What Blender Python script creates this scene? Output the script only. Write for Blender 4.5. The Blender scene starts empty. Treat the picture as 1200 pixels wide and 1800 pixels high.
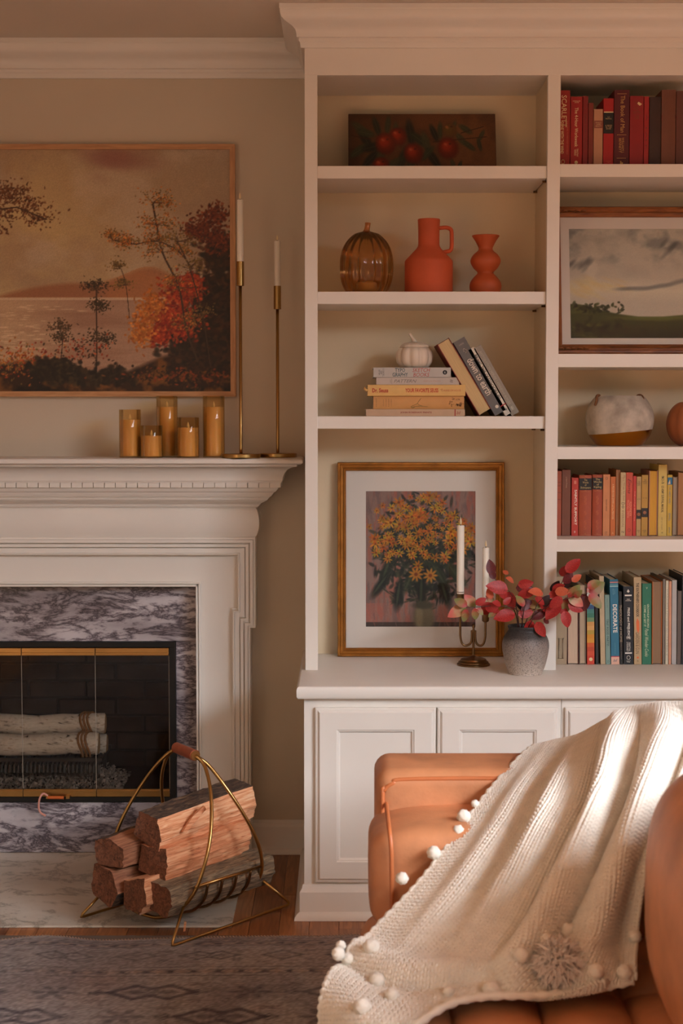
import bpy, bmesh, math, random
import numpy as np
from mathutils import Vector, Matrix
random.seed(7); rng = np.random.default_rng(7)
PI = math.pi
scene = bpy.context.scene
C = scene.collection

# ------------------------------------------------------------------ camera
F = 2800.0                       # focal length in pixels of the 1200x1800 frame
TH = math.atan(175/F)            # slight downward pitch
CAM = Vector((0, -4.67, 1.425))
cd = bpy.data.cameras.new('camera'); co = bpy.data.objects.new('camera', cd); C.objects.link(co)
co.location = CAM; co.rotation_euler = (PI/2-TH, 0, 0)
cd.sensor_fit = 'VERTICAL'; cd.sensor_height = 36; cd.lens = F/1800*36
cd.clip_start = .05; cd.clip_end = 60
cd.dof.use_dof = True; cd.dof.focus_distance = 4.5; cd.dof.aperture_fstop = 6.0
scene.camera = co

# ------------------------------------------------------------------ light
w = bpy.data.worlds.new('world'); scene.world = w; w.use_nodes = True
w.node_tree.nodes['Background'].inputs[0].default_value = (1.0, 1.0, .84, 1)
w.node_tree.nodes['Background'].inputs[1].default_value = .40
# window opening in the right wall: y from WY0 to WY1, z from WZ0 to WZ1
WX = 2.15; WY0, WY1, WZ0, WZ1 = -5.9, -2.2, .6, 2.48
sl = bpy.data.lights.new('window_sky', 'AREA'); sl.shape = 'RECTANGLE'; sl.size = 6.0; sl.size_y = 2.8
sl.energy = 1950; sl.color = (.92, 1, 1.10)
so = bpy.data.objects.new('window_sky', sl); C.objects.link(so)
so.location = (WX+2.4, -6.0, 4.15)
so.rotation_euler = (Vector((-.2, 0, .8))-so.location).to_track_quat('-Z', 'Y').to_euler()
sn = bpy.data.lights.new('sun', 'SUN'); sn.energy = 40; sn.angle = math.radians(.8); sn.color = (1, .86, .68)
sno = bpy.data.objects.new('sun', sn); C.objects.link(sno)
SUN_DIR = Vector((-1, .65, -1.13)).normalized()
sno.rotation_euler = SUN_DIR.to_track_quat('-Z', 'Y').to_euler(); sno.location = (4, -5, 4)
vs = scene.view_settings
vs.view_transform = 'Standard'; vs.look = 'None'; vs.gamma = 1; vs.use_curve_mapping = False
vs.exposure = -0.32

# ------------------------------------------------------------------ pixel helpers (direction only; the plane gives the distance)
UP = Vector((0, math.sin(TH), math.cos(TH))); FW = Vector((0, math.cos(TH), -math.sin(TH)))
def ray(px, py): return Vector(((px-600)/F, 0, 0)) + UP*((900-py)/F) + FW
def PY(px, py, Y):
    r = ray(px, py); return CAM + r*((Y-CAM.y)/r.y)
def PZ(px, py, Z):
    r = ray(px, py); return CAM + r*((Z-CAM.z)/r.z)
def PD(px, py, d): return PY(px, py, CAM.y+d)
def XX(px, py, Y): return PY(px, py, Y).x
def ZZ(py, Y): return PY(600, py, Y).z

# ------------------------------------------------------------------ materials
def lin(c):
    return tuple(((v/255)/12.92 if v/255 <= .04045 else ((v/255+.055)/1.055)**2.4) for v in c)
MATS = {}
def mat(name, rgb, rough=.5, metal=0, var=.0, vscale=8, bump=0, bscale=200, spec=.5, srgb=True, stretch=None, **kw):
    if name in MATS: return MATS[name]
    m = bpy.data.materials.new(name); m.use_nodes = True; MATS[name] = m
    nt = m.node_tree; b = nt.nodes['Principled BSDF']
    c = lin(rgb) if srgb else rgb
    b.inputs['Base Color'].default_value = (*c, 1); b.inputs['Roughness'].default_value = rough
    b.inputs['Metallic'].default_value = metal; b.inputs['Specular IOR Level'].default_value = spec
    for k, v in kw.items(): b.inputs[k].default_value = v
    if var or bump:
        tc = nt.nodes.new('ShaderNodeTexCoord'); mp = nt.nodes.new('ShaderNodeMapping')
        nt.links.new(tc.outputs['Object'], mp.inputs['Vector'])
        if stretch: mp.inputs['Scale'].default_value = stretch
    if var:
        n = nt.nodes.new('ShaderNodeTexNoise'); n.inputs['Scale'].default_value = vscale; n.inputs['Detail'].default_value = 5
        nt.links.new(mp.outputs[0], n.inputs['Vector'])
        r = nt.nodes.new('ShaderNodeValToRGB')
        r.color_ramp.elements[0].position = .3; r.color_ramp.elements[1].position = .7
        r.color_ramp.elements[0].color = (*[v*(1-var) for v in c], 1)
        r.color_ramp.elements[1].color = (*[min(1, v*(1+var)) for v in c], 1)
        nt.links.new(n.outputs['Fac'], r.inputs[0]); nt.links.new(r.outputs[0], b.inputs['Base Color'])
    if bump:
        n2 = nt.nodes.new('ShaderNodeTexNoise'); n2.inputs['Scale'].default_value = bscale; n2.inputs['Detail'].default_value = 3
        nt.links.new(mp.outputs[0], n2.inputs['Vector'])
        bp = nt.nodes.new('ShaderNodeBump'); bp.inputs['Strength'].default_value = bump; bp.inputs['Distance'].default_value = .002
        nt.links.new(n2.outputs['Fac'], bp.inputs['Height']); nt.links.new(bp.outputs[0], b.inputs['Normal'])
    return m

def ramp_mat(name, stops, scale=(1, 1, 1), nscale=6, detail=8, distort=1.5, rough=.5, bump=0, coord='Object', spec=.5):
    m = bpy.data.materials.new(name); m.use_nodes = True; MATS[name] = m
    nt = m.node_tree; b = nt.nodes['Principled BSDF']; b.inputs['Roughness'].default_value = rough
    b.inputs['Specular IOR Level'].default_value = spec
    tc = nt.nodes.new('ShaderNodeTexCoord'); mp = nt.nodes.new('ShaderNodeMapping'); mp.inputs['Scale'].default_value = scale
    nt.links.new(tc.outputs[coord], mp.inputs['Vector'])
    n = nt.nodes.new('ShaderNodeTexNoise'); n.inputs['Scale'].default_value = nscale; n.inputs['Detail'].default_value = detail
    n.inputs['Distortion'].default_value = distort; nt.links.new(mp.outputs[0], n.inputs['Vector'])
    r = nt.nodes.new('ShaderNodeValToRGB'); el = r.color_ramp.elements
    el[0].position = stops[0][0]; el[0].color = (*lin(stops[0][1]), 1)
    el[1].position = stops[-1][0]; el[1].color = (*lin(stops[-1][1]), 1)
    for p, c in stops[1:-1]:
        e = el.new(p); e.color = (*lin(c), 1)
    nt.links.new(n.outputs['Fac'], r.inputs[0]); nt.links.new(r.outputs[0], b.inputs['Base Color'])
    if bump:
        bp = nt.nodes.new('ShaderNodeBump'); bp.inputs['Strength'].default_value = bump; bp.inputs['Distance'].default_value = .003
        nt.links.new(n.outputs['Fac'], bp.inputs['Height']); nt.links.new(bp.outputs[0], b.inputs['Normal'])
    return m

def attr_mat(name, rough=.6, bump=0, bscale=150, spec=.3):
    m = bpy.data.materials.new(name); m.use_nodes = True; MATS[name] = m
    nt = m.node_tree; b = nt.nodes['Principled BSDF']; b.inputs['Roughness'].default_value = rough
    b.inputs['Specular IOR Level'].default_value = spec
    a = nt.nodes.new('ShaderNodeAttribute'); a.attribute_name = 'paint'
    nt.links.new(a.outputs['Color'], b.inputs['Base Color'])
    if bump:
        tc = nt.nodes.new('ShaderNodeTexCoord'); n2 = nt.nodes.new('ShaderNodeTexNoise'); n2.inputs['Scale'].default_value = bscale
        nt.links.new(tc.outputs['Object'], n2.inputs['Vector'])
        bp = nt.nodes.new('ShaderNodeBump'); bp.inputs['Strength'].default_value = bump; bp.inputs['Distance'].default_value = .002
        nt.links.new(n2.outputs['Fac'], bp.inputs['Height']); nt.links.new(bp.outputs[0], b.inputs['Normal'])
    return m

def marble_mat(name, base, mid, vein, scale, vein_w=.06, warp=.35, sq=(1, 1, 1)):
    m = bpy.data.materials.new(name); m.use_nodes = True; MATS[name] = m
    nt = m.node_tree; N = nt.nodes; Lk = nt.links; b = N['Principled BSDF']; b.inputs['Roughness'].default_value = .28
    tc = N.new('ShaderNodeTexCoord'); mp = N.new('ShaderNodeMapping'); mp.inputs['Scale'].default_value = sq
    mp.inputs['Rotation'].default_value = (0, .5, 0)
    Lk.new(tc.outputs['Object'], mp.inputs['Vector'])
    n1 = N.new('ShaderNodeTexNoise'); n1.inputs['Scale'].default_value = scale; n1.inputs['Detail'].default_value = 9; n1.inputs['Roughness'].default_value = .70
    n1.inputs['Distortion'].default_value = .35
    Lk.new(mp.outputs[0], n1.inputs['Vector'])
    sub = N.new('ShaderNodeMath'); sub.operation = 'SUBTRACT'; sub.inputs[1].default_value = .5; Lk.new(n1.outputs['Fac'], sub.inputs[0])
    ab = N.new('ShaderNodeMath'); ab.operation = 'ABSOLUTE'; Lk.new(sub.outputs[0], ab.inputs[0])
    r = N.new('ShaderNodeValToRGB'); el = r.color_ramp.elements
    el[0].position = 0; el[0].color = (*lin(vein), 1); el[1].position = vein_w*2.2; el[1].color = (*lin(base), 1)
    e = el.new(vein_w*.7); e.color = (*lin(mid), 1)
    Lk.new(ab.outputs[0], r.inputs[0])
    n2 = N.new('ShaderNodeTexNoise'); n2.inputs['Scale'].default_value = scale*.7; n2.inputs['Detail'].default_value = 7
    Lk.new(mp.outputs[0], n2.inputs['Vector'])
    r2 = N.new('ShaderNodeValToRGB'); r2.color_ramp.elements[0].position = .38; r2.color_ramp.elements[1].position = .66
    r2.color_ramp.elements[0].color = (*lin(mid), 1); r2.color_ramp.elements[1].color = (1, 1, 1, 1)
    Lk.new(n2.outputs['Fac'], r2.inputs[0])
    mx = N.new('ShaderNodeMix'); mx.data_type = 'RGBA'; mx.blend_type = 'MULTIPLY'; mx.inputs[0].default_value = .8
    Lk.new(r.outputs[0], mx.inputs[6]); Lk.new(r2.outputs[0], mx.inputs[7]); Lk.new(mx.outputs[2], b.inputs['Base Color'])
    return m

M_TRIM = mat('trim_paint', (231, 223, 213), .42, var=.02, vscale=5, bump=.05, bscale=60)
M_WALL = mat('wall_paint', (208, 192, 170), .75, var=.03, vscale=3, bump=.08, bscale=140)
M_CEIL = mat('ceiling_paint', (222, 208, 192), .85, var=.02, vscale=3)
M_BRASS = mat('brass', (176, 138, 84), .28, 1, var=.08, vscale=14)
M_ABRASS = mat('aged_brass', (122, 92, 62), .33, 1, var=.15, vscale=18)
M_BLACK = mat('black_metal', (18, 16, 15), .45, .3)

# ------------------------------------------------------------------ mesh builder
class MB:
    def __init__(s): s.v = []; s.f = []; s.m = []
    def add(s, vs, fs, mi=0):
        o = len(s.v); s.v += [tuple(p) for p in vs]; s.f += [tuple(i+o for i in q) for q in fs]; s.m += [mi]*len(fs); return s
    def box(s, x0, x1, y0, y1, z0, z1, mi=0):
        v = [(x, y, z) for z in (z0, z1) for y in (y0, y1) for x in (x0, x1)]
        return s.add(v, [(0, 2, 3, 1), (4, 5, 7, 6), (0, 1, 5, 4), (2, 6, 7, 3), (0, 4, 6, 2), (1, 3, 7, 5)], mi)
    def prism(s, poly, a, b, axis='y', mi=0):
        n = len(poly)
        def p(u, w, t): return {'y': (u, t, w), 'z': (u, w, t), 'x': (t, u, w)}[axis]
        v = [p(u, w_, a) for u, w_ in poly]+[p(u, w_, b) for u, w_ in poly]
        fs = [tuple(range(n)), tuple(range(2*n-1, n-1, -1))]+[(i, i+n, (i+1) % n+n, (i+1) % n) for i in range(n)]
        return s.add(v, fs, mi)
    def lathe(s, prof, n=32, cx=0, cy=0, fn=None, mi=0, caps=True):
        v = []; fs = []
        for (r, z) in prof:
            for k in range(n):
                a = 2*PI*k/n; rr = r*(fn(a, z) if fn else 1); v.append((cx+rr*math.cos(a), cy+rr*math.sin(a), z))
        for i in range(len(prof)-1):
            for k in range(n):
                k2 = (k+1) % n; fs.append((i*n+k, i*n+k2, (i+1)*n+k2, (i+1)*n+k))
        if caps:
            fs.append(tuple(range(n-1, -1, -1))); o = (len(prof)-1)*n; fs.append(tuple(range(o, o+n)))
        return s.add(v, fs, mi)
    def tube(s, pts, r, n=10, closed=False, mi=0):
        pts = [Vector(p) for p in pts]; m = len(pts); rr = r if hasattr(r, '__len__') else [r]*m
        v = []; fs = []; nrm = None
        for i, p in enumerate(pts):
            a = pts[(i-1) % m] if (i or closed) else p; b = pts[(i+1) % m] if (i < m-1 or closed) else p
            t = (b-a).normalized()
            if nrm is None:
                nrm = t.orthogonal().normalized()
            else:
                nrm = (nrm - t*nrm.dot(t)).normalized()
            bi = t.cross(nrm)
            for k in range(n):
                an = 2*PI*k/n; v.append(p+(nrm*math.cos(an)+bi*math.sin(an))*rr[i])
        for i in range(m if closed else m-1):
            j = (i+1) % m
            for k in range(n):
                k2 = (k+1) % n; fs.append((i*n+k, i*n+k2, j*n+k2, j*n+k))
        if not closed: fs.append(tuple(range(n-1, -1, -1))); fs.append(tuple(range((m-1)*n, m*n)))
        return s.add(v, fs, mi)
    def sphere(s, c, r, n=16, m=10, sz=1, mi=0):
        pr = [(max(1e-4, r*math.sin(PI*i/m)), c[2]-r*sz*math.cos(PI*i/m)) for i in range(m+1)]
        return s.lathe(pr, n, c[0], c[1], mi=mi)
    def sweep(s, prof, xl, xr, yf, yb, left=True, right=True):
        # profile of (out, z) swept along left return, front, right return, mitred
        st = []
        for o, z in prof:
            row = []
            if left: row.append((xl-o, yb, z))
            row.append((xl-o if left else xl, yf-o, z)); row.append((xr+o if right else xr, yf-o, z))
            if right: row.append((xr+o, yb, z))
            st.append(row)
        k = len(st[0]); v = [p for r in st for p in r]; n = len(prof)
        fs = [(i*k+j, i*k+j+1, (i+1)*k+j+1, (i+1)*k+j) for i in range(n-1) for j in range(k-1)]
        fs.append(tuple(range(k-1, -1, -1))); fs.append(tuple((n-1)*k+j for j in range(k)))
        fs.append(tuple(i*k for i in range(n))); fs.append(tuple((n-1-i)*k+k-1 for i in range(n)))
        return s.add(v, fs)
    def build(s, name, m, parent=None, smooth=False, bevel=0, loc=None, auto=None):
        me = bpy.data.meshes.new(name); me.from_pydata(s.v, [], s.f); me.update()
        for mm in (m if isinstance(m, (list, tuple)) else [m]): me.materials.append(mm)
        if any(s.m): me.polygons.foreach_set('material_index', s.m)
        if smooth or auto: me.polygons.foreach_set('use_smooth', [True]*len(me.polygons))
        if auto: me.set_sharp_from_angle(angle=math.radians(auto))
        o = bpy.data.objects.new(name, me); C.objects.link(o)
        if parent: o.parent = parent
        if loc is not None: o.location = loc
        if bevel:
            b = o.modifiers.new('bevel', 'BEVEL'); b.width = bevel; b.segments = 2; b.limit_method = 'ANGLE'
        return o
def tag(o, label=None, cat=None, group=None, kind=None):
    if label: o['label'] = label
    if cat: o['category'] = cat
    if group: o['group'] = group
    if kind: o['kind'] = kind
    return o
def thing(name, label, cat, loc=(0, 0, 0), rot=(0, 0, 0), group=None):
    o = bpy.data.objects.new(name, None); C.objects.link(o); o.location = loc; o.rotation_euler = rot; o.empty_display_size = .05
    return tag(o, label, cat, group)
def dup(o, parent, loc=None, rot=None, scale=None, m=None):
    c = o.copy(); C.objects.link(c); c.parent = parent
    if loc is not None: c.location = loc
    if rot is not None: c.rotation_euler = rot
    if scale is not None: c.scale = scale
    return c
def bezier(pts, n=8):
    # Catmull-Rom through the points
    P = [Vector(p) for p in pts]; P = [P[0]*2-P[1]]+P+[P[-1]*2-P[-2]]; out = []
    for i in range(1, len(P)-2):
        for k in range(n):
            t = k/n; a, b, c, d = P[i-1:i+3]
            out.append(.5*((2*b)+(c-a)*t+(2*a-5*b+4*c-d)*t*t+(3*b-a-3*c+d)*t**3))
    out.append(P[-2]); return out
def text(parent, s, length, height, loc, col, vertical=False, depth=.0002, shear=0, name='lettering', rot=0, rough=.6, bold=0):
    # flat letters on the plane y = loc.y facing -y; vertical reads top to bottom
    cu = bpy.data.curves.new('t', 'FONT'); cu.body = s; cu.resolution_u = 2; cu.shear = shear; cu.align_x = 'CENTER'; cu.offset = bold; cu.space_line = .85
    ob = bpy.data.objects.new('t', cu); C.objects.link(ob)
    me = bpy.data.meshes.new_from_object(ob); bpy.data.objects.remove(ob); bpy.data.curves.remove(cu)
    n = len(me.vertices); co_ = np.zeros(n*3, np.float32); me.vertices.foreach_get('co', co_); co_ = co_.reshape(-1, 3)
    mn, mx = co_.min(0), co_.max(0); ctr = (mn+mx)/2; sz = np.maximum(mx-mn, 1e-5)
    tx = (co_[:, 0]-ctr[0])*length/sz[0]; ty = (co_[:, 1]-ctr[1])*height/sz[1]
    if rot: c_, s_ = math.cos(rot), math.sin(rot); tx, ty = tx*c_-ty*s_, tx*s_+ty*c_
    out = np.zeros_like(co_)
    if vertical: out[:, 0] = loc[0]+ty; out[:, 2] = loc[2]-tx
    else: out[:, 0] = loc[0]+tx; out[:, 2] = loc[2]+ty
    out[:, 1] = loc[1]-depth
    me.vertices.foreach_set('co', out.ravel()); me.update(); me.name = name
    me.materials.clear(); me.materials.append(mat('ink_%d_%d_%d' % tuple(col), col, rough))
    o = bpy.data.objects.new(name, me); C.objects.link(o); o.parent = parent
    return o
# ================================================================== the setting
YW = .42                                    # back wall plane
ZC = PY(600, 4.4, -.068).z                  # ceiling height
XL = -2.7
zc = PY(545, 1178, 0).z                     # counter top height
YCF = PZ(522, 1207, zc).y                   # counter front
XCL = PZ(521, 1207, zc).x
print('ZC', ZC, 'counter', zc, YCF, XCL)
# firebox opening in the wall
FX = XX(40, 1200, .40)                      # fireplace centre line
FXR = XX(310, 1260, .40); FW_ = FXR-FX
FZ1 = ZZ(1127, .40); FZ0 = ZZ(1408, .40)

M_PLANK = []
for k, (a, b) in enumerate([((116, 68, 36), (172, 112, 66)), ((128, 76, 42), (184, 122, 74)), ((106, 60, 34), (156, 98, 58)), ((134, 82, 46), (178, 116, 68))]):
    M_PLANK.append(ramp_mat('floor_oak_%d' % k, [(.3, a), (.7, b)], (14, 1, 3), 5, 8, 1.2, .38))
fl = MB().box(XL, WX+.1, -6, YW+.1, -.06, -.012).build('floor', M_PLANK[0]); tag(fl, 'honey brown oak strip floor', 'floor', kind='structure')
pw = .083; i = 0
x = -1.75
pmesh = {}
while x < 1.6:
    y = -2.4-random.random()*1.0; 
    while y < YW+.05:
        ln = random.choice([.9, 1.2, 1.5]); y1 = min(y+ln, YW+.08)
        if y1-y > .05:
            MB().box(-pw/2+.0007, pw/2-.0007, 0, y1-y-.0014, -.012, 0).build('floor_plank', M_PLANK[random.randrange(4)], fl, loc=(x+pw/2, y, random.uniform(-.0004, 0)))
        y += ln
    x += pw
ce = MB().box(XL, WX+.1, -6, YW+.1, ZC, ZC+.1).build('ceiling', M_CEIL); tag(ce, 'plain cream painted ceiling', 'ceiling', kind='structure')
b = MB()
b.box(XL, FX-FW_, YW, YW+.1, 0, ZC); b.box(FXR, WX+.1, YW, YW+.1, 0, ZC)
b.box(FX-FW_, FXR, YW, YW+.1, FZ1, ZC); b.box(FX-FW_, FXR, YW, YW+.1, 0, FZ0)
tag(b.build('wall_back', M_WALL), 'warm beige wall behind the mantel', 'wall', kind='structure')
tag(MB().box(XL-.1, XL, -6, YW+.1, 0, ZC).build('wall_left', M_WALL), 'beige side wall left of the fireplace', 'wall', kind='structure')
b = MB()
b.box(WX, WX+.1, -6, WY0, 0, ZC); b.box(WX, WX+.1, WY1, YW, 0, ZC); b.box(WX, WX+.1, WY0, WY1, 0, WZ0); b.box(WX, WX+.1, WY0, WY1, WZ1, ZC)
tag(b.build('wall_right', M_WALL), 'beige side wall with the window', 'wall', kind='structure')
b = MB()
for (y0, y1, z0, z1) in ((WY0-.08, WY0, WZ0-.08, WZ1+.08), (WY1, WY1+.08, WZ0-.08, WZ1+.08), (WY0, WY1, WZ1, WZ1+.08), (WY0, WY1, WZ0-.08, WZ0)):
    b.box(WX-.025, WX, y0, y1, z0, z1)
wn = tag(b.build('window_1', M_TRIM), 'white trimmed window in the side wall', 'window', kind='structure')
# crown on the back wall
def crown_prof(zt, k=1.0):
    p = [(0, zt-.112*k), (.010*k, zt-.112*k), (.012*k, zt-.098*k), (.016*k, zt-.094*k), (.016*k, zt-.086*k), (.022*k, zt-.084*k)]
    for i in range(9):
        t = i/8; p.append(((.022+.046*(t-.16*math.sin(2*PI*t)))*k, zt-(.084-.068*(t+.06*math.sin(2*PI*t)))*k))
    p += [(.07*k, zt-.014*k), (.07*k, zt), (0, zt)]; return p
XS = XX(535, 132, 0)                         # left outer face of the bookcase
b = MB(); prof = crown_prof(ZC-.001, 1.0)
n = len(prof); b.add([(xx, YW-o, z) for xx in (XL, XS-.001) for o, z in prof], [(i, i+1, n+i+1, n+i) for i in range(n-1)])
tag(b.build('trim_1', M_TRIM, auto=30), 'cream crown moulding along the wall above the mantel', 'crown moulding', kind='structure')
# baseboard between mantel and bookcase
XML = XX(440, 1400, .34)
b = MB(); bp_ = [(0, 0), (.028, 0), (.027, .008), (.022, .015), (.016, .018), (.014, .022), (.014, .085), (.012, .092), (.006, .098), (.004, .108), (0, .108)]
n = len(bp_); b.add([(xx, YW-o, z) for xx in (XML-.02, XS+.01) for o, z in bp_], [(i, i+1, n+i+1, n+i) for i in range(n-1)])
tag(b.build('baseboard_back', M_TRIM, auto=30), 'cream baseboard between the mantel leg and the built-in', 'baseboard', kind='structure')

# ================================================================== upper bookcase
XR = XX(1432, 600, 0); YB = .32
bk = thing('bookcase', 'cream built-in bookcase with open shelves above the counter', 'bookcase', (0, 0, zc))
def up(mb, name, m=M_TRIM, bevel=.0012, auto=None):
    o = mb.build(name, m, bk, bevel=bevel, auto=auto); o.location.z = -zc; return o
zt_open = ZZ(132.3, 0)
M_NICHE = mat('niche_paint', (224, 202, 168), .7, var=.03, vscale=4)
XS2 = XX(558, 600, 0); XD1 = XX(959.3, 600, 0); XD2 = XX(981.5, 600, 0)
up(MB().box(XS, XS2, 0, .022, zc, zt_open+.01), 'stile'); up(MB().box(XD1, XD2, 0, .022, zc, zt_open+.01), 'stile')
up(MB().box(XR-.04, XR, 0, .022, zc, zt_open+.01), 'stile')
up(MB().box(XS, XR, -.0006, .0214, zt_open, ZC-.02), 'top_rail')
up(MB().box(XS, XS+.019, .022, YW, zc, ZC), 'side_panel')
xdm = (XD1+XD2)/2; XWL = XD1+.004; XWR = XD2-.004   # divider inner faces
up(MB().box(XWL, XWR, .022, YB, zc, ZC-.02), 'divider', M_NICHE)
up(MB().box(XR-.02, XR, .022, YW, zc, ZC), 'side_panel')
up(MB().box(XS+.019, XR-.02, YB, YB+.012, zc, ZC-.02), 'back_panel', M_NICHE)
up(MB().box(XS+.019, XR-.02, .022, YB, zt_open+.004, zt_open+.02), 'top_panel')
cp = crown_prof(ZC-.001, 1.0)
up(MB().sweep(cp, XS, XR, 0, YW-.072, True, False), 'crown', bevel=0, auto=30)
def shelf(x0, x1, ptop, pbot, yf):
    z1 = ZZ(ptop, yf); z0 = ZZ(pbot, yf)
    up(MB().box(x0, x1, yf, YB, z0, z1), 'shelf', bevel=.0015); return z1
XNL = XS+.019
ZL1 = shelf(XNL, XWL-.004, 291.5, 313.7, .012); ZL2 = shelf(XNL, XWL-.004, 512.5, 534.5, .012); ZL3 = shelf(XNL, XWL-.004, 731.7, 753.7, .012)
ZR1 = shelf(XWR, XR-.02, 288.3, 311, .0004); ZR2 = shelf(XWR, XR-.02, 622, 645.5, .0004); ZR3 = shelf(XWR, XR-.02, 785.6, 807.3, .0004); ZR4 = shelf(XWR, XR-.02, 948, 970, .0004)
# shelf pins under the left shelves
for z in (ZL1, ZL2, ZL3):
    for xx, sx in ((XNL, 1), (XWL, -1)):
        for yy in (.05, .27):
            th = ZL1-ZZ(313.7, .012)
            up(MB().tube([(xx, yy, z-th-.004), (xx+sx*.012, yy, z-th-.004)], .0032, 8), 'shelf_pin', M_ABRASS, 0)

# ================================================================== counter and base cabinets
TC = zc-PY(600, 1229, YCF).z
b = MB(); e = .006
b.sweep([(-.3, zc-TC), (-.004, zc-TC), (0, zc-TC+e), (0, zc-.010), (-.003, zc-.003), (-.008, zc), (-.3, zc)], XCL, XR+.02, YCF, YW-.004, True, True)
b.box(XCL+.25, XR-.2, YCF+.25, YW-.004, zc-TC, zc-.0005)
ct = tag(b.build('countertop', M_TRIM, auto=40), 'cream painted counter running under the open shelves', 'countertop')
YBF = YCF+.028                               # cabinet face
XB = XX(534, 1260, YBF)
xm = XX(986, 1260, YBF)
ztop_body = zc-TC-.0005
M_DOORGAP = mat('cabinet_inside', (150, 138, 124), .7)
zd1 = ZZ(1243, YBF); zd0 = ZZ(1549, YBF); zplinth = ZZ(1553, YBF)
def door(parent, x0, x1):
    th = .02; y0 = YBF-th; fw = .060
    o = MB(); o.box(x0, x1, y0, YBF-.0008, zd0, zd1)
    # frame ring on the door: built as four rails around a sunk panel
    d = bpy.data.objects.new('door', None)
    m = MB()
    z0, z1 = zd0, zd1
    bx = .009
    def ring(m, i0, ya, i1, yb):
        v = []
        for (ins, y) in ((i0, ya), (i1, yb)):
            v += [(x0+ins, y, z0+ins), (x1-ins, y, z0+ins), (x1-ins, y, z1-ins), (x0+ins, y, z1-ins)]
        m.add(v, [(0, 1, 5, 4), (1, 2, 6, 5), (2, 3, 7, 6), (3, 0, 4, 7)])
    ring(m, 0, YBF-.0008, 0, YBF-.011); ring(m, 0, YBF-.011, .004, YBF-.013); ring(m, .004, YBF-.013, .007, YBF-.013)
    ring(m, .007, YBF-.013, .013, y0); ring(m, .013, y0, fw, y0)
    ring(m, fw, y0, fw+.003, y0+.003)
    ring(m, fw+.003, y0+.003, fw+.005, y0+.003); ring(m, fw+.005, y0+.003, fw+.010, y0+.010); ring(m, fw+.010, y0+.010, fw+.012, y0+.010)
    m.add([(x0, YBF-.0008, z0), (x1, YBF-.0008, z0), (x1, YBF-.0008, z1), (x0, YBF-.0008, z1)], [(3, 2, 1, 0)])
    dr = m.build('door', M_TRIM, parent, auto=25); dr.location = (-parent.location.x, -parent.location.y, 0)
    pi_ = fw+.0115
    pn = MB().box(x0+pi_, x1-pi_, y0+.0105, YBF-.002, z0+pi_, z1-pi_).build('door_panel', M_TRIM, dr)
    return dr
def cabinet(x0, x1, doors, label, left):
    t = thing('base_cabinet', label, 'cabinet', ((x0+x1)/2, YBF+.2, 0), group='built-in base cabinets')
    b = MB().box(x0, x1, YBF, YW-.004, .0, ztop_body)
    o = b.build('body', M_TRIM, t, bevel=.001); o.location = (-t.location.x, -t.location.y, 0)
    for a, c in doors: door(t, a, c)
    pr = [(-.02, .0008), (.028, .0008), (.026, .010), (.020, .018), (.014, .022), (.0125, .023), (.0125, zplinth-.022), (.010, zplinth-.018), (.006, zplinth-.012), (.004, zplinth-.002), (.001, zplinth), (-.02, zplinth)]
    q = MB().sweep(pr, x0, x1, YBF, YW-.004, left, not left).build('plinth', M_TRIM, t, auto=30); q.location = (-t.location.x, -t.location.y, 0)
    return t
D = lambda px: XX(px, 1260, YBF-.02)
cabinet(XB, xm-.0005, [(D(553.5), D(766)), (D(769), D(981))], 'left cream base cabinet, both its panelled doors in view beside the hearth', True)
cabinet(xm+.0005, XR+.004, [(D(994), D(1206)), (D(1209), D(1421))], 'right cream base cabinet mostly hidden behind the knitted throw', False)

# ================================================================== mantel
mt = thing('fireplace_mantel', 'cream classical wooden mantel with dentil moulding around the fireplace', 'mantel', (FX, .4, 0))
def ml(mb, name, m=M_TRIM, bevel=0, auto=None, parent=None):
    o = mb.build(name, m, parent or mt, bevel=bevel, auto=auto)
    if parent is None: o.location = (-FX, -.4, 0)
    return o
YM = .335                                   # frieze face
def mx(px, py, Y): return XX(px, py, Y)
hw = mx(449, 945, YM)-FX                     # frieze half width
xl, xr = FX-hw, FX+hw
zs1 = ZZ(806, .17); zs0 = zs1-.019
so_ = .152
zfr1 = ZZ(893, .30); zfr0 = ZZ(945, .32)
ml(MB().sweep([(0, zs0), (so_-.006, zs0), (so_, zs0+.004), (so_, zs1-.008), (so_-.004, zs1-.002), (so_-.010, zs1), (0, zs1)], xl, xr, YM, YW), 'mantel_shelf', auto=40)
zcv0 = ZZ(849, .24)
pr = [(0, zcv0), (.085, zcv0), (.086, zcv0+.004)]
for i in range(9):
    t = i/8; pr.append((.088+.042*(1-math.cos(t*PI/2)), zcv0+.006+(zs0-.008-zcv0-.006)*math.sin(t*PI/2)))
pr += [(.134, zs0-.006), (.134, zs0), (0, zs0)]
ml(MB().sweep(pr, xl, xr, YM, YW), 'cove', auto=30)
zdn0 = ZZ(857.8, .25)
ml(MB().sweep([(0, zdn0), (.072, zdn0), (.072, zcv0), (0, zcv0)], xl, xr, YM, YW), 'dentil_backing')
z3 = ZZ(874, .27)
pr = [(0, zfr1), (.006, zfr1), (.008, zfr1+.004)]
for i in range(7):
    t = i/6; pr.append((.012+.030*(t-.15*math.sin(2*PI*t)), zfr1+.005+(z3-zfr1-.009)*t))
pr += [(.045, z3-.003), (.045, z3), (.052, z3+.001), (.054, z3+.006), (.058, z3+.010), (.060, z3+.015), (.066, z3+.017), (.072, zdn0-.006), (.074, zdn0), (0, zdn0)]
ml(MB().sweep(pr, xl, xr, YM, YW), 'bed_moulding', auto=25)
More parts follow.
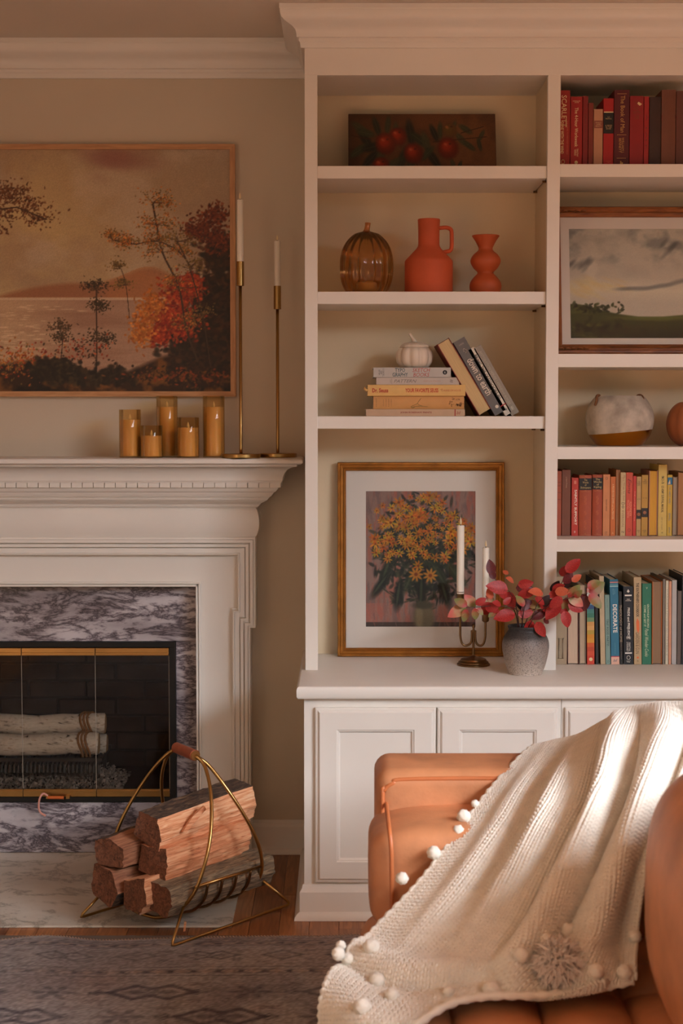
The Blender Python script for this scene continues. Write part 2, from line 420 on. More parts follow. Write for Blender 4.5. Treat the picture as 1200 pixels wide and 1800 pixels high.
# dentils
dw = .0315; gap = .0022; L0 = (xr+.083)-(xl-.083); nd = int(L0/(dw+gap)); dw = L0/nd-gap
dent = None
dz0, dz1 = zdn0+.001, zcv0-.0004
for k in range(nd):
    xk = xl-.083+(k+.5)*(dw+gap)
    if dent is None: dent = MB().box(-dw/2, dw/2, -.011, .0, 0, dz1-dz0).build('dentil', M_TRIM, mt); o = dent
    else: o = dup(dent, mt)
    o.location = (xk-FX, YM-.072-.4, dz0)
# returns of the dentil band
for sx in (-1, 1):
    for k in range(5):
        o = dup(dent, mt); o.rotation_euler = (0, 0, sx*PI/2)
        o.location = ((xr+.072-FX) if sx > 0 else (xl-.072-FX), YM-.052+k*(dw+gap)-.4, dz0)
# frieze (cushion shaped)
pr = [(0, zfr0)]+[(.012*math.sin(PI*i/10)**.7 if 0 < i < 10 else 0, zfr0+(zfr1-zfr0)*i/10) for i in range(11)]
ml(MB().sweep([(-.02, zfr0)]+pr[1:]+[(-.02, zfr1)], xl, xr, YM, YW), 'frieze', auto=40)
# architrave with ears: stepped bands following an eared outline
YF = .352                                   # flat face of the architrave
ZE = ZZ(1104, .325); hx1 = mx(448.5, 1000, .32)-FX; hx0 = mx(440, 1300, .32)-FX
def ear_path(s):                             # outline inset by s, right half bottom to top then mirrored
    r = [(hx0-s, 0), (hx0-s, ZE+s), (hx1-s, ZE+s), (hx1-s, zfr0-s)]
    return [(FX+a, z) for a, z in r]+[(FX-a, z) for a, z in reversed(r)]
def band(s0, s1, y):
    A, B_ = ear_path(s0), ear_path(s1); m = MB(); n = len(A)
    v = [(x, y, z) for x, z in A]+[(x, y, z) for x, z in B_]+[(x, YW-.002, z) for x, z in A]+[(x, YW-.002, z) for x, z in B_]
    fs = []
    for i in range(n-1):
        fs += [(i, i+1, n+i+1, n+i), (2*n+i, 2*n+i+1, i+1, i), (n+i, n+i+1, 3*n+i+1, 3*n+i)]
    fs += [(0, n, 3*n, 2*n), (n-1, 2*n-1, 4*n-1, 3*n-1)]
    m.add(v, fs); ml(m, 'architrave_band', bevel=.0012)
for s0, s1, y in ((0, .007, .326), (.007, .017, .318), (.017, .021, .331), (.021, .031, .326), (.031, .034, .338), (.034, .050, .333), (.050, .055, .325), (.055, .060, .340)):
    band(s0, s1, y)
OXR = mx(345, 1200, .345)-FX; OZ = ZZ(1031, .345)
A = ear_path(.060); 
b = MB()
zin = zfr0-.060
b.box(FX-hx1+.06, FX+hx1-.06, YF, YW-.002, OZ, zin)
for s in (-1, 1):
    a0, a1 = sorted((FX+s*OXR, FX+s*(hx0-.06))); b.box(a0, a1, YF, YW-.002, .0, OZ)
    a0, a1 = sorted((FX+s*(hx0-.06), FX+s*(hx1-.06))); b.box(a0, a1, YF, YW-.002, ZE+.06, OZ)
ml(b, 'architrave_face')
for (w0, w1, y) in ((0, .006, .340), (.006, .0085, .349), (.0085, .015, .343)):
    b = MB()
    b.box(FX-OXR-w1, FX+OXR+w1, y, YF, OZ+w0, OZ+w1)
    for s in (-1, 1):
        a0, a1 = sorted((FX+s*(OXR+w0), FX+s*(OXR+w1))); b.box(a0, a1, y, YF, 0, OZ+w0 if w0 else OZ+w1)
    ml(b, 'inner_bead', bevel=.001)

# ================================================================== marble surround, hearth, firebox
M_MAR = marble_mat('grey_marble', (200, 192, 194), (138, 128, 134), (58, 50, 58), 5.0, .034, sq=(1, 1, 3.0))
M_MAR2 = marble_mat('pale_marble', (226, 218, 206), (200, 192, 178), (160, 150, 138), 3.0, .018, sq=(1, 1, 1))
YS = .398
sr = thing('marble_surround', 'grey veined marble slabs framing the firebox', 'fireplace surround', (FX, YS, 0))
def sl_(x0, x1, z0, z1):
    o = MB().box(x0, x1, YS, YW-.001, z0, z1).build('marble_slab', M_MAR, sr, bevel=.0008); o.location = (-FX, -YS, 0)
sl_(FX-OXR, FX+OXR, FZ1, OZ)
sl_(FXR, FX+OXR, FZ0-.003, FZ1-.0008); sl_(FX-OXR, FX-FW_, FZ0-.003, FZ1-.0008)
sl_(FX-OXR, FX+OXR, .0065, FZ0-.0038)
ph = PZ(407, 1631, 0.0); HYF = ph.y; HXR = ph.x
he = MB().box(2*FX-HXR, HXR, HYF, YS-.0005, .0003, .006).build('hearth_slab', M_MAR2, bevel=.001)
tag(he, 'pale marble hearth slab set into the floor before the fireplace', 'hearth')
# firebox
M_FB = mat('firebox_soot', (38, 30, 25), .9, var=.3, vscale=9)
M_FBRICK = mat('sooty_brick', (62, 48, 38), .9, var=.35, vscale=12, bump=.4, bscale=60)
fb = thing('firebox', 'dark sooty brick firebox behind the glass doors', 'firebox', (FX, .6, FZ0))
x0, x1 = FX-FW_, FXR; yb0, yb1 = YW+.1, .92
b = MB(); b.box(x0-.05, x1+.05, yb0, yb1, FZ0-.05, FZ0-.002); b.box(x0-.05, x1+.05, yb0, yb1, FZ1+.002, FZ1+.06)
b.box(x0-.05, x0-.001, yb0, yb1, FZ0-.05, FZ1+.06); b.box(x1+.001, x1+.05, yb0, yb1, FZ0-.05, FZ1+.06); b.box(x0-.05, x1+.05, yb1, yb1+.05, FZ0-.05, FZ1+.06)
o = b.build('lining', M_FB, fb); o.location = (-FX, -.6, -FZ0)
bw, bh = .205, .062; br = None; k = 0; z = .002
while z < FZ1-FZ0-.03:
    x = x0-(.1 if k % 2 else 0)
    while x < x1-.02:
        xa, xb = max(x, x0)+.005, min(x+bw, x1)-.005
        if xb-xa > .03:
            q = MB().box(xa-FX, xb-FX, .302-random.uniform(0, .004), .32, z, z+bh-.01).build('brick', M_FBRICK, fb, bevel=.003)
        x += bw
    z += bh; k += 1
# glass doors
M_GLASS = mat('smoked_glass', (120, 108, 98), .04, 0, spec=.5, **{'Transmission Weight': 1.0, 'IOR': 1.0 + .45})
def thin_glass(name, tint, gloss=.06, rough=.05):
    m = bpy.data.materials.new(name); m.use_nodes = True; nt = m.node_tree
    for n_ in list(nt.nodes):
        if n_.type == 'BSDF_PRINCIPLED': nt.nodes.remove(n_)
    out = [n_ for n_ in nt.nodes if n_.type == 'OUTPUT_MATERIAL'][0]
    t = nt.nodes.new('ShaderNodeBsdfTransparent'); t.inputs[0].default_value = (*tint, 1)
    g = nt.nodes.new('ShaderNodeBsdfGlossy'); g.inputs['Roughness'].default_value = rough
    fr = nt.nodes.new('ShaderNodeFresnel'); fr.inputs[0].default_value = 1.5
    ml_ = nt.nodes.new('ShaderNodeMath'); ml_.operation = 'MULTIPLY'; ml_.inputs[1].default_value = gloss; nt.links.new(fr.outputs[0], ml_.inputs[0])
    mxs = nt.nodes.new('ShaderNodeMixShader'); nt.links.new(ml_.outputs[0], mxs.inputs[0]); nt.links.new(t.outputs[0], mxs.inputs[1]); nt.links.new(g.outputs[0], mxs.inputs[2])
    nt.links.new(mxs.outputs[0], out.inputs[0]); return m
M_TG = thin_glass('fire_glass', (.90, .87, .84), .8, .04)
gd = thing('fireplace_doors', 'black framed folding glass fireplace doors with brass rails', 'fireplace doors', (FX, YS, FZ0))
def gp(mb, name, m, par=None, bevel=.0008):
    o = mb.build(name, m, par or gd, bevel=bevel)
    if par is None: o.location = (-FX, -YS, -FZ0)
    return o
yg = YS-.012; bf = .012
b = MB(); b.box(FX-FW_+.0005, FXR-.0005, yg, YW+.02, FZ1-.018, FZ1-.001); b.box(FX-FW_+.0005, FXR-.0005, yg, YW+.02, FZ0+.0002, FZ0+.016)
b.box(FX-FW_+.0005, FX-FW_+bf*1.7, yg, YW+.02, FZ0+.016, FZ1-.018); b.box(FXR-bf*1.7, FXR-.0005, yg, YW+.02, FZ0+.016, FZ1-.018)
gp(b, 'door_frame', M_BLACK)
gz1 = FZ1-.0182; gz0 = FZ0+.0162; gx0, gx1 = FX-FW_+bf*1.72, FXR-bf*1.72; pwid = (gx1-gx0)/4
for k in range(4):
    a, c = gx0+k*pwid+.001, gx0+(k+1)*pwid-.001
    pn = gp(MB().box(a, c, yg+.006, yg+.010, gz0+.001, gz1-.001), 'glass_panel', M_TG, bevel=0)
    gp(MB().box(c-.0012, c+.0004, yg+.0035, yg+.0055, gz0+.027, gz1-.027), 'pane_edge', mat('glass_edge', (150, 136, 120), .3), pn, bevel=0)
    for (z0, z1) in ((gz1-.026, gz1-.002), (gz0+.002, gz0+.026)):
        b = MB(); b.box(a, c, yg-.003, yg+.005, z0, z1)
        zm = z0+.006 if z0 > gz0+.1 else z1-.007
        b.box(a, c, yg-.006, yg-.002, zm-.0035, zm+.0035)
        rl = MB(); rl.v = b.v; rl.f = b.f; rl.m = b.m
        gp(rl, 'brass_rail', M_BRASS, pn)
# pull handle with a pink cord
hx = XX(92, 1398, yg); hz = ZZ(1399, yg)
M_ORW = mat('orange_wood', (190, 92, 36), .45, var=.15, vscale=30)
b = MB().tube([(XX(84, 1398, yg-.02), yg-.02, hz), (XX(112, 1398, yg-.02), yg-.02, hz-.001)], .0052, 10)
ph_ = gp(b, 'pull_handle', M_ORW, bevel=0)
b = MB()
for px in (86, 121): b.box(XX(px, 1398, yg)-.006, XX(px, 1398, yg)+.006, yg-.021, yg-.002, hz-.005, hz+.005)
gp(b, 'pull_mount', M_BRASS)
cord = bezier([PY(84, 1399, yg-.02), PY(76, 1395, yg-.024), PY(70, 1403, yg-.028), PY(68, 1418, yg-.022), PY(71, 1428, yg-.02), PY(80, 1434, yg-.024)], 6)
gp(MB().tube(cord, .0032, 8), 'cord_loop', mat('pink_cord', (214, 150, 132), .8), bevel=0)
# birch logs, grate and embers behind the glass
M_BIRCH = ramp_mat('birch_bark', [(.30, (70, 55, 42)), (.40, (214, 202, 184)), (.6, (236, 226, 208)), (.72, (176, 150, 120))], (9, 3, 26), 4, 6, .3, .7, .3)
M_BEND = mat('birch_end', (196, 150, 98), .8, var=.2, vscale=40)
M_TWINE = mat('jute_twine', (150, 104, 56), .9, var=.2, vscale=60)
def birch(x0, x1, y, z, r, label, twine=None):
    t = thing('birch_log', label, 'log', ((x0+x1)/2, y, z-r), group='birch logs in the firebox')
    pts = [(x0+(x1-x0)*i/10-(x0+x1)/2, .006*math.sin(i*1.3), r+.004*math.sin(i*.9)) for i in range(11)]
    MB().tube(pts, [r*(1+.05*math.sin(i*2.1)) for i in range(11)], 18).build('bark', M_BIRCH, t, auto=60)
    for s in (0, 10):
        p = pts[s]; sg = -1 if s == 0 else 1
        MB().tube([(p[0]-sg*.001, p[1], p[2]), (p[0]+sg*.0025, p[1], p[2])], r*.93, 18).build('cut_end', M_BEND, t)
    if twine:
        tx = twine-(x0+x1)/2
        for q in (-.012, .0, .012):
            MB().tube([(tx+q+.008*math.sin(a*2), 1.05*(r+.004)*math.cos(a), r+1.05*(r+.004)*math.sin(a)) for a in [2*PI*i/20 for i in range(20)]], .0042, 6, True).build('twine', M_TWINE, t)
    return t
yl = .60
P1 = PY(182, 1275, yl); P2 = PY(172, 1308, yl-.05)
birch(2*FX-P1.x, P1.x, yl+.02, P1.z, .034, 'upper white birch log tied with twine behind the fireplace glass', XX(152, 1275, yl))
birch(2*FX-P2.x-.05, P2.x, yl-.05, P2.z, .036, 'lower front white birch log resting on the grate in the firebox', XX(150, 1308, yl-.05))
P3 = PY(186, 1308, yl+.06)
birch(2*FX-P3.x, P3.x, yl+.065, P3.z-.004, .035, 'rear birch log, its brown cut end just showing behind the others')
zg = P2.z-.037
gr = thing('fire_grate', 'dark iron grate carrying the birch logs', 'grate', (FX, yl, FZ0))
M_IRON = mat('grate_iron', (66, 60, 55), .6, .6, var=.2)
b = MB(); gx = P2.x-FX+.02
for yy in (-.09, .12): b.box(-gx, gx, yy-.006, yy+.006, zg-FZ0-.012, zg-FZ0-.0005)
b.build('rail', M_IRON, gr)
bar = None; nb = 34
for k in range(nb):
    xk = -gx+.01+(2*gx-.02)*k/(nb-1)
    if bar is None:
        bar = MB().tube([(0, .12, zg-FZ0-.016), (0, -.09, zg-FZ0-.016), (0, -.12, zg-FZ0-.020), (0, -.126, zg-FZ0-.042)], .0055, 6).build('bar', M_IRON, gr); o = bar
    else: o = dup(bar, gr)
    o.location = (xk, 0, 0)
for sx in (-1, 1):
    for yy in (-.09, .12): MB().box(sx*gx*.9-.006, sx*gx*.9+.006, yy-.006, yy+.006, .001, zg-FZ0-.012).build('leg', M_IRON, gr)
# ash and ember chips
b = MB(); xe = XX(215, 1370, .55)
for k in range(5200):
    x = random.uniform(2*FX-xe, xe); y = random.uniform(.445, .76)
    edge = max(0, 1-abs(x-FX)/(xe-FX)); z = FZ0+.001+random.random()*.055*min(1, edge*4)*(1-abs(y-.6)/.3*.6); r = random.uniform(.003, .009)
    v = [Vector((random.gauss(0, 1), random.gauss(0, 1), random.gauss(0, .7))).normalized()*r+Vector((x, y, z+r)) for _ in range(4)]
    b.add(v, [(0, 1, 2), (0, 2, 3), (0, 3, 1), (1, 3, 2)])
em = b.build('ember_bed', mat('ash_chips', (170, 160, 150), .85, var=.4, vscale=60)); tag(em, 'pale grey ash and vermiculite chips under the grate', 'ash', kind='stuff')
# ================================================================== flat paint: colour laid on a fine grid by strokes
class Cv:
    def __init__(s, W, H, sc=1.0, ox=0, oy=0, base=(128, 128, 128)):
        s.sc, s.ox, s.oy = sc, ox, oy; s.W, s.H = int(W*sc), int(H*sc)
        s.a = np.ones((s.H, s.W, 3))*np.array(base, float)
        s.Y, s.X = np.mgrid[0:s.H, 0:s.W].astype(float)
    def noise(s, cx, cy, octs=3, seed=0):
        r = np.random.default_rng(seed); out = np.zeros((s.H, s.W)); amp = 1; tot = 0
        for o in range(octs):
            gx, gy = max(2, int(cx*2**o)), max(2, int(cy*2**o)); g = r.random((gy+1, gx+1))
            fx = s.X/s.W*gx; fy = s.Y/s.H*gy; x0 = np.minimum(fx.astype(int), gx-1); y0 = np.minimum(fy.astype(int), gy-1)
            tx = fx-x0; ty = fy-y0; tx = tx*tx*(3-2*tx); ty = ty*ty*(3-2*ty)
            out += amp*((g[y0, x0]*(1-tx)+g[y0, x0+1]*tx)*(1-ty)+(g[y0+1, x0]*(1-tx)+g[y0+1, x0+1]*tx)*ty); tot += amp; amp *= .5
        return out/tot
    def mix(s, m, col): s.a += (np.array(col, float)-s.a)*np.clip(m, 0, 1)[..., None]
    def blob(s, x, y, rx, ry, ang, col, al=1, soft=.35):
        x = (x-s.ox)*s.sc; y = (y-s.oy)*s.sc; rx = max(.6, rx*s.sc); ry = max(.6, ry*s.sc); R = max(rx, ry)*(1+soft)+1
        x0, x1, y0, y1 = int(max(0, x-R)), int(min(s.W, x+R+1)), int(max(0, y-R)), int(min(s.H, y+R+1))
        if x0 >= x1 or y0 >= y1: return
        dx = s.X[y0:y1, x0:x1]-x; dy = s.Y[y0:y1, x0:x1]-y; c, n = math.cos(ang), math.sin(ang)
        d = np.sqrt(((dx*c+dy*n)/rx)**2+((dy*c-dx*n)/ry)**2); m = np.clip((1+soft-d)/max(soft*2, .05), 0, 1)*al
        w_ = s.a[y0:y1, x0:x1]; w_ += (np.array(col, float)-w_)*m[..., None]
    def line(s, pts, r, col, al=1):
        for (xa, ya), (xb, yb) in zip(pts[:-1], pts[1:]):
            L = math.hypot(xb-xa, yb-ya); n = max(2, int(L/max(r, 1)*1.2))
            for i in range(n+1): s.blob(xa+(xb-xa)*i/n, ya+(yb-ya)*i/n, r, r, 0, col, al)
    def leaves(s, x, y, sx, sy, n, cols, r0=1.5, r1=3.5, al=.85):
        for _ in range(n):
            c = random.choice(cols); k = random.uniform(.8, 1.2)
            s.blob(random.gauss(x, sx), random.gauss(y, sy), random.uniform(r0, r1), random.uniform(r0*.6, r1*.6), random.uniform(0, PI), [v*k for v in c], al, .4)
    def grain(s, amp, seed=1):
        s.a *= (1+amp*(np.random.default_rng(seed).random((s.H, s.W, 1))-.5)*2)
    def sheet(s, name, m, parent, x0, x1, z0, z1, y=0):
        # grid in the x-z plane facing -y
        H, W = s.H, s.W; xs = np.linspace(x0, x1, W); zs = np.linspace(z1, z0, H)
        co_ = np.zeros((H, W, 3), np.float32); co_[..., 0] = xs[None, :]; co_[..., 1] = y; co_[..., 2] = zs[:, None]
        return grid_obj(name, co_, s.a, m, parent)
def grid_obj(name, co_, rgb, m, parent=None, smooth=False):
    H, W = co_.shape[:2]; me = bpy.data.meshes.new(name); idx = np.arange(H*W).reshape(H, W)
    q = np.stack([idx[1:, :-1], idx[1:, 1:], idx[:-1, 1:], idx[:-1, :-1]], -1).reshape(-1, 4)
    me.vertices.add(H*W); me.vertices.foreach_set('co', co_.reshape(-1).astype(np.float32))
    me.loops.add(q.size); me.loops.foreach_set('vertex_index', q.ravel().astype(np.int32))
    me.polygons.add(len(q)); me.polygons.foreach_set('loop_start', np.arange(0, q.size, 4, dtype=np.int32))
    me.update(calc_edges=True)
    if smooth: me.polygons.foreach_set('use_smooth', np.ones(len(q), bool))
    if rgb is not None:
        c = np.clip(rgb, 0, 255)/255; c = np.where(c <= .04045, c/12.92, ((c+.055)/1.055)**2.4)
        full = np.ones((H*W, 4), np.float32); full[:, :3] = c.reshape(-1, 3)
        at = me.attributes.new('paint', 'FLOAT_COLOR', 'POINT'); at.data.foreach_set('color', full.ravel())
    me.materials.append(m); me.validate()
    o = bpy.data.objects.new(name, me); C.objects.link(o)
    if parent: o.parent = parent
    return o
M_ART = attr_mat('oil_paint', .5, .15, 300, .35)
M_PRINT = attr_mat('paper_print', .7, .0, 1, .25)
M_SCREEN = attr_mat('screen_picture', .42, .05, 500, .4)
M_FRAMEW = ramp_mat('pale_oak_frame', [(.3, (178, 126, 82)), (.7, (206, 154, 106))], (3, 3, 30), 5, 6, .6, .5)
M_GOLD = mat('gilt_frame', (172, 110, 42), .38, .65, var=.25, vscale=30, bump=.2, bscale=120)
M_WOODF = ramp_mat('carved_wood_frame', [(.25, (84, 44, 18)), (.5, (136, 78, 34)), (.75, (164, 100, 50))], (4, 20, 30), 4, 7, .8, .45)
M_MAT = mat('mat_board', (236, 224, 212), .8)
M_PANE = thin_glass('picture_glass', (.97, .97, .97), .55, .03)

def frame_bars(t, W, H, fw, depth, m, prof=None, y0=0):
    # four mitred bars around W x H (outer), front at y0-depth .. back y0
    prof = prof or [(0, 0), (0, depth), (fw, depth), (fw, 0)]
    for k in range(4):
        ln = W if k % 2 == 0 else H; b = MB(); n = len(prof); v = []
        for end in (0, 1):
            for ins, dp in prof:
                a = -ln/2+ins if end == 0 else ln/2-ins
                v.append((a, -dp, ins))
        fs = [(i, (i+1) % n, n+(i+1) % n, n+i) for i in range(n)]+[tuple(range(n-1, -1, -1)), tuple(range(n, 2*n))]
        b.add(v, fs); o = b.build('frame_bar', m, t, auto=35)
        o.rotation_euler = (0, -k*PI/2, 0)
        o.location = [(0, y0, 0), (W/2, y0, H/2), (0, y0, H), (-W/2, y0, H/2)][k]

# ------------------------------------------------------------------ framed television above the mantel, showing a generic autumn lake scene
yt = YW-.028
a, c = PY(412.5, 253, yt), PY(412.5, 697, yt)
TX1 = a.x; TZ1, TZ0 = a.z, c.z; TX0 = 2*FX-TX1; TWd, THt = TX1-TX0, TZ1-TZ0
tv = thing('framed_tv', 'large television showing an autumn lake landscape, in a slim pale oak frame above the mantel', 'painting', (FX, YW-.001, TZ0))
frame_bars(tv, TWd, THt, .0165, .027, M_FRAMEW)
MB().box(-TWd/2+.010, TWd/2-.010, -.018, -.002, .010, THt-.010).build('backing', M_BLACK, tv)
cv = Cv(744, 444, .8, -332, 253, (176, 146, 110))
n1 = cv.noise(5, 4, 5, 3); n2 = cv.noise(9, 7, 4, 4)
gx = cv.X/cv.sc+cv.ox; gy = cv.Y/cv.sc+cv.oy
cv.mix(np.clip(1-np.hypot((gx-10)/260, (gy-440)/230), 0, 1)*.9, (226, 196, 132))
cv.mix(np.clip((n1-.48)*4, 0, 1)*.5*(gy < 520), (150, 118, 100))
cv.mix(np.clip((n2-.52)*4, 0, 1)*.5*(gy < 520), (206, 184, 156))
cv.mix(np.clip((gx-180)/260, 0, 1)*np.clip((420-gy)/200, 0, 1)*.45, (150, 136, 132))
for k in range(40): cv.blob(random.gauss(215, 28), random.gauss(270, 14), 16, 9, .3, (150, 98, 84), .18, 1)
hill = 520-34*np.exp(-((gx-170)/90)**2)-40*np.exp(-((gx-270)/60)**2)-10*np.sin(gx/40)-18*np.exp(-((gx+180)/110)**2)
cv.mix(((gy > hill) & (gy < 530))*np.clip((gy-hill)/8, 0, 1)*.85, (160, 100, 66))
cv.mix(((gy > hill) & (gy < 530))*np.clip((n2-.45)*4, 0, 1)*.6, (186, 120, 70))
lake = (gy > 524)*1.0
cv.mix(lake*.92, (178, 138, 112)); cv.mix(lake*np.clip((cv.noise(6, 40, 3, 9)-.5)*4, 0, 1)*.5, (148, 104, 80))
cv.mix(lake*np.clip(1-np.abs(gx-20)/130, 0, 1)*.55, (222, 188, 142)); cv.mix(((gy > 522) & (gy < 527))*.6, (224, 198, 160))
for k in range(120): cv.blob(random.gauss(15, 60), random.uniform(535, 620), random.uniform(4, 10), .9, 0, (242, 216, 172), .5)
# shore and foreground
shore = 655-34*np.clip((gx-190)/220, 0, 1)-16*np.sin(gx/47+1)-22*np.exp(-((gx-110)/50)**2)-25*np.clip((-60-gx)/150, 0, 1)
fg = np.clip((gy-shore)/10, 0, 1); cv.mix(fg, (54, 32, 18)); cv.mix(fg*np.clip((cv.noise(30, 18, 4, 12)-.5)*5, 0, 1), (120, 74, 30)); cv.mix(fg*np.clip((cv.noise(22, 14, 4, 13)-.56)*6, 0, 1), (24, 16, 12))
RED = [(176, 62, 28), (150, 46, 22), (196, 84, 40), (128, 34, 20)]; ORG = [(190, 106, 40), (170, 90, 34), (206, 130, 56)]; DK = [(44, 30, 20), (60, 36, 22), (34, 28, 18), (72, 44, 26)]; OLV = [(112, 88, 44), (136, 104, 52), (92, 70, 38)]
for x, y, s in ((372, 560, 40), (360, 620, 46), (396, 520, 30), (392, 440, 24), (330, 600, 34), (395, 600, 34)): cv.leaves(x, y, s*.55, s*.75, 420, DK, 3, 8, .8)
for x, y, s in ((318, 520, 24), (300, 560, 22), (285, 590, 16), (340, 500, 18), (325, 570, 24)): cv.leaves(x, y, s*.6, s*.6, 300, RED, 2, 4.5)
for x, y, s in ((262, 560, 18), (275, 535, 16), (255, 590, 14)): cv.leaves(x, y, s*.7, s*.8, 180, ORG, 2, 4)
for x, y, s in ((372, 392, 26), (350, 400, 16), (390, 420, 22), (384, 370, 16)): cv.leaves(x, y, s*.7, s*.55, 220, [(104, 46, 26), (128, 58, 30), (78, 34, 22)], 1.6, 3.6)
def tree(cv, pts, r, spread, n, cols, leafr=2.2):
    cv.line([(p.x, p.y) for p in bezier([(a_+random.uniform(-3, 3), b_, 0) for a_, b_ in pts], 5)], r*.75, (70, 48, 34), .9)
    for i in range(len(pts)-1):
        x, y = pts[i+1]
        for k in range(6):
            an = random.uniform(-PI*1.05, PI*.05); L = random.uniform(.5, 1)*spread
            e = (x+math.cos(an)*L, y+math.sin(an)*L*.7); cv.line([(x, y), e], r*.35, (78, 54, 38), .6); cv.leaves(e[0], e[1], spread*.34, spread*.26, n, cols, 1.2, leafr)
tree(cv, [(352, 640), (335, 580), (318, 505), (292, 440), (282, 390), (276, 350)], 2.2, 30, 30, OLV+ORG)
tree(cv, [(345, 470), (322, 440), (282, 420), (240, 425), (205, 418)], 1.6, 20, 26, OLV+ORG)
tree(cv, [(378, 650), (362, 560), (340, 470), (320, 420)], 1.5, 24, 20, OLV)
tree(cv, [(172, 660), (176, 600), (178, 545), (176, 510)], 1.8, 22, 26, [(58, 44, 26), (78, 56, 30), (44, 34, 22)])
tree(cv, [(112, 640), (116, 600), (108, 580)], 1.1, 18, 18, [(60, 50, 30), (86, 56, 30)])
tree(cv, [(232, 560), (226, 500), (218, 470)], 1, 16, 16, OLV)
cv.leaves(150, 620, 26, 16, 160, RED+DK, 1.2, 3); cv.leaves(60, 640, 30, 14, 240, ORG+RED, 1.2, 3); cv.leaves(0, 640, 40, 16, 300, ORG+OLV, 1.2, 3)
for x, y in ((20, 340), (60, 355), (-20, 360), (75, 378), (0, 325), (40, 330), (-60, 380), (10, 372), (-5, 395)): cv.leaves(x, y, 15, 9, 120, [(104, 62, 36), (126, 76, 44), (80, 46, 28)], 1.3, 3)
cv.line([(-90, 395), (-20, 365), (40, 358), (90, 380)], 1.3, (76, 50, 36), .9)
for x, y, s in ((100, 655, 30), (130, 665, 24), (200, 668, 26)): cv.leaves(x, y, s*.7, s*.3, 200, [(40, 30, 20), (30, 24, 18), (62, 46, 28)], 3, 8)
for x, y, s in ((-200, 560, 60), (-250, 480, 60), (-290, 420, 40), (-170, 620, 50)): cv.leaves(x, y, s*.6, s*.7, 500, DK+RED+ORG, 2, 6)
cv.leaves(330, 668, 60, 8, 400, [(110, 66, 26), (60, 34, 18), (140, 60, 26), (44, 28, 18)], 1.5, 4)
cv.grain(.05)
cv.sheet('picture', M_SCREEN, tv, -TWd/2+.0155, TWd/2-.0155, .0155, THt-.0155, -.0195)

# ------------------------------------------------------------------ apple canvas on the top shelf
def leaned(name, label, cat, pxl, pxr, ptop, zb, yb, ytop):
    # stands on zb with its front foot at y = yb and its top front edge at y = ytop
    ll = PY(pxl, 600, yb); x0 = pxl; z_b = zb
    tz = PY((pxl+pxr)/2, ptop, ytop).z; tilt = math.atan2(ytop-yb, tz-zb); H = math.hypot(ytop-yb, tz-zb)
    return tilt, H
zb = ZL1; yf = .20; ytp = .262
pyb = 291; xa = XX(612, pyb, yf); xb = XX(873, pyb, yf)
tz = PY(740, 200, ytp).z; tilt = math.atan2(ytp-yf, tz-zb); Hc = math.hypot(ytp-yf, tz-zb); Wc = xb-xa
ap = thing('apple_canvas', 'small dark old oil painting of red apples leaning on the top shelf', 'painting', ((xa+xb)/2, yf, zb), (-tilt, 0, 0))
MB().box(-Wc/2, Wc/2, .0008, .017, .002, Hc).build('canvas', mat('aged_canvas_edge', (92, 60, 36), .8, var=.3, vscale=20), ap, bevel=.002)
cv = Cv(262, 96, 1.6, 0, 0, (104, 66, 40))
n1 = cv.noise(8, 4, 4, 20); cv.mix(np.clip((n1-.45)*4, 0, 1)*.5, (128, 84, 50)); cv.mix(np.clip((cv.noise(5, 3, 4, 21)-.5)*4, 0, 1)*.6, (70, 46, 30))
cv.mix(np.clip(1-cv.X/cv.W*2.2, 0, 1)*.6, (56, 40, 26))
LV = [(44, 50, 34), (56, 60, 40), (34, 38, 28), (66, 66, 44)]
for x, y, an, L in ((20, 22, .5, 16), (30, 40, .9, 18), (18, 58, 2.6, 18), (40, 70, 2.4, 18), (50, 20, 1.2, 15), (70, 18, 1.7, 14), (60, 60, 2.2, 18), (110, 30, 1.4, 20), (125, 40, .6, 18), (138, 46, 1.2, 18), (150, 70, .9, 18), (95, 72, 2.0, 20), (110, 80, 1.8, 20), (140, 62, 2.4, 15), (152, 30, 1.1, 14), (163, 26, 1.6, 13), (186, 22, 2, 12), (200, 40, .8, 14), (214, 50, .6, 12), (208, 24, .5, 13), (236, 34, 2.1, 10), (232, 48, 1.3, 10), (185, 80, 1.2, 11), (196, 82, 2.0, 9), (85, 30, 1.5, 16), (78, 78, 2.6, 16), (42, 52, 2.9, 18), (30, 30, .2, 16)):
    cv.blob(x, y, L, L*.36, an, random.choice(LV), .9, .3); cv.line([(x-L*.8*math.cos(an), y-L*.8*math.sin(an)), (x+L*.8*math.cos(an), y+L*.8*math.sin(an))], .5, (84, 84, 58), .4)
for x0_, y0_, x1_, y1_ in ((150, 44, 245, 36), (200, 30, 240, 20), (110, 60, 130, 95), (150, 84, 180, 90), (5, 34, 40, 40)): cv.line([(x0_, y0_), (x1_, y1_)], .8, (62, 40, 26), .8)
for x, y, r in ((88, 36, 15), (66, 47, 18), (115, 62, 17), (180, 27, 13), (177, 54, 18), (58, 82, 15)):
    dull = (y == 27)
    for k in range(10):
        f = k/9; col = (150-60*(1-f)+ (10 if f > .6 else 0), 34+f*16, 20+f*6) if not dull else (90+f*10, 60+f*16, 34)
        cv.blob(x-f*4, y-f*4, r*(1-.75*f), r*(.92-.7*f), .2, col, .75, .2)
    cv.blob(x-5, y-6, 3, 2, .4, (210, 120, 80), .5, .6); cv.blob(x+3, y-7, 2.2, 1.6, 0, (60, 30, 20), .6)
for k in range(9): cv.blob(6+k*2.2, 92+random.uniform(-2, 1), 1, 1, 0, (176, 140, 90), .6)
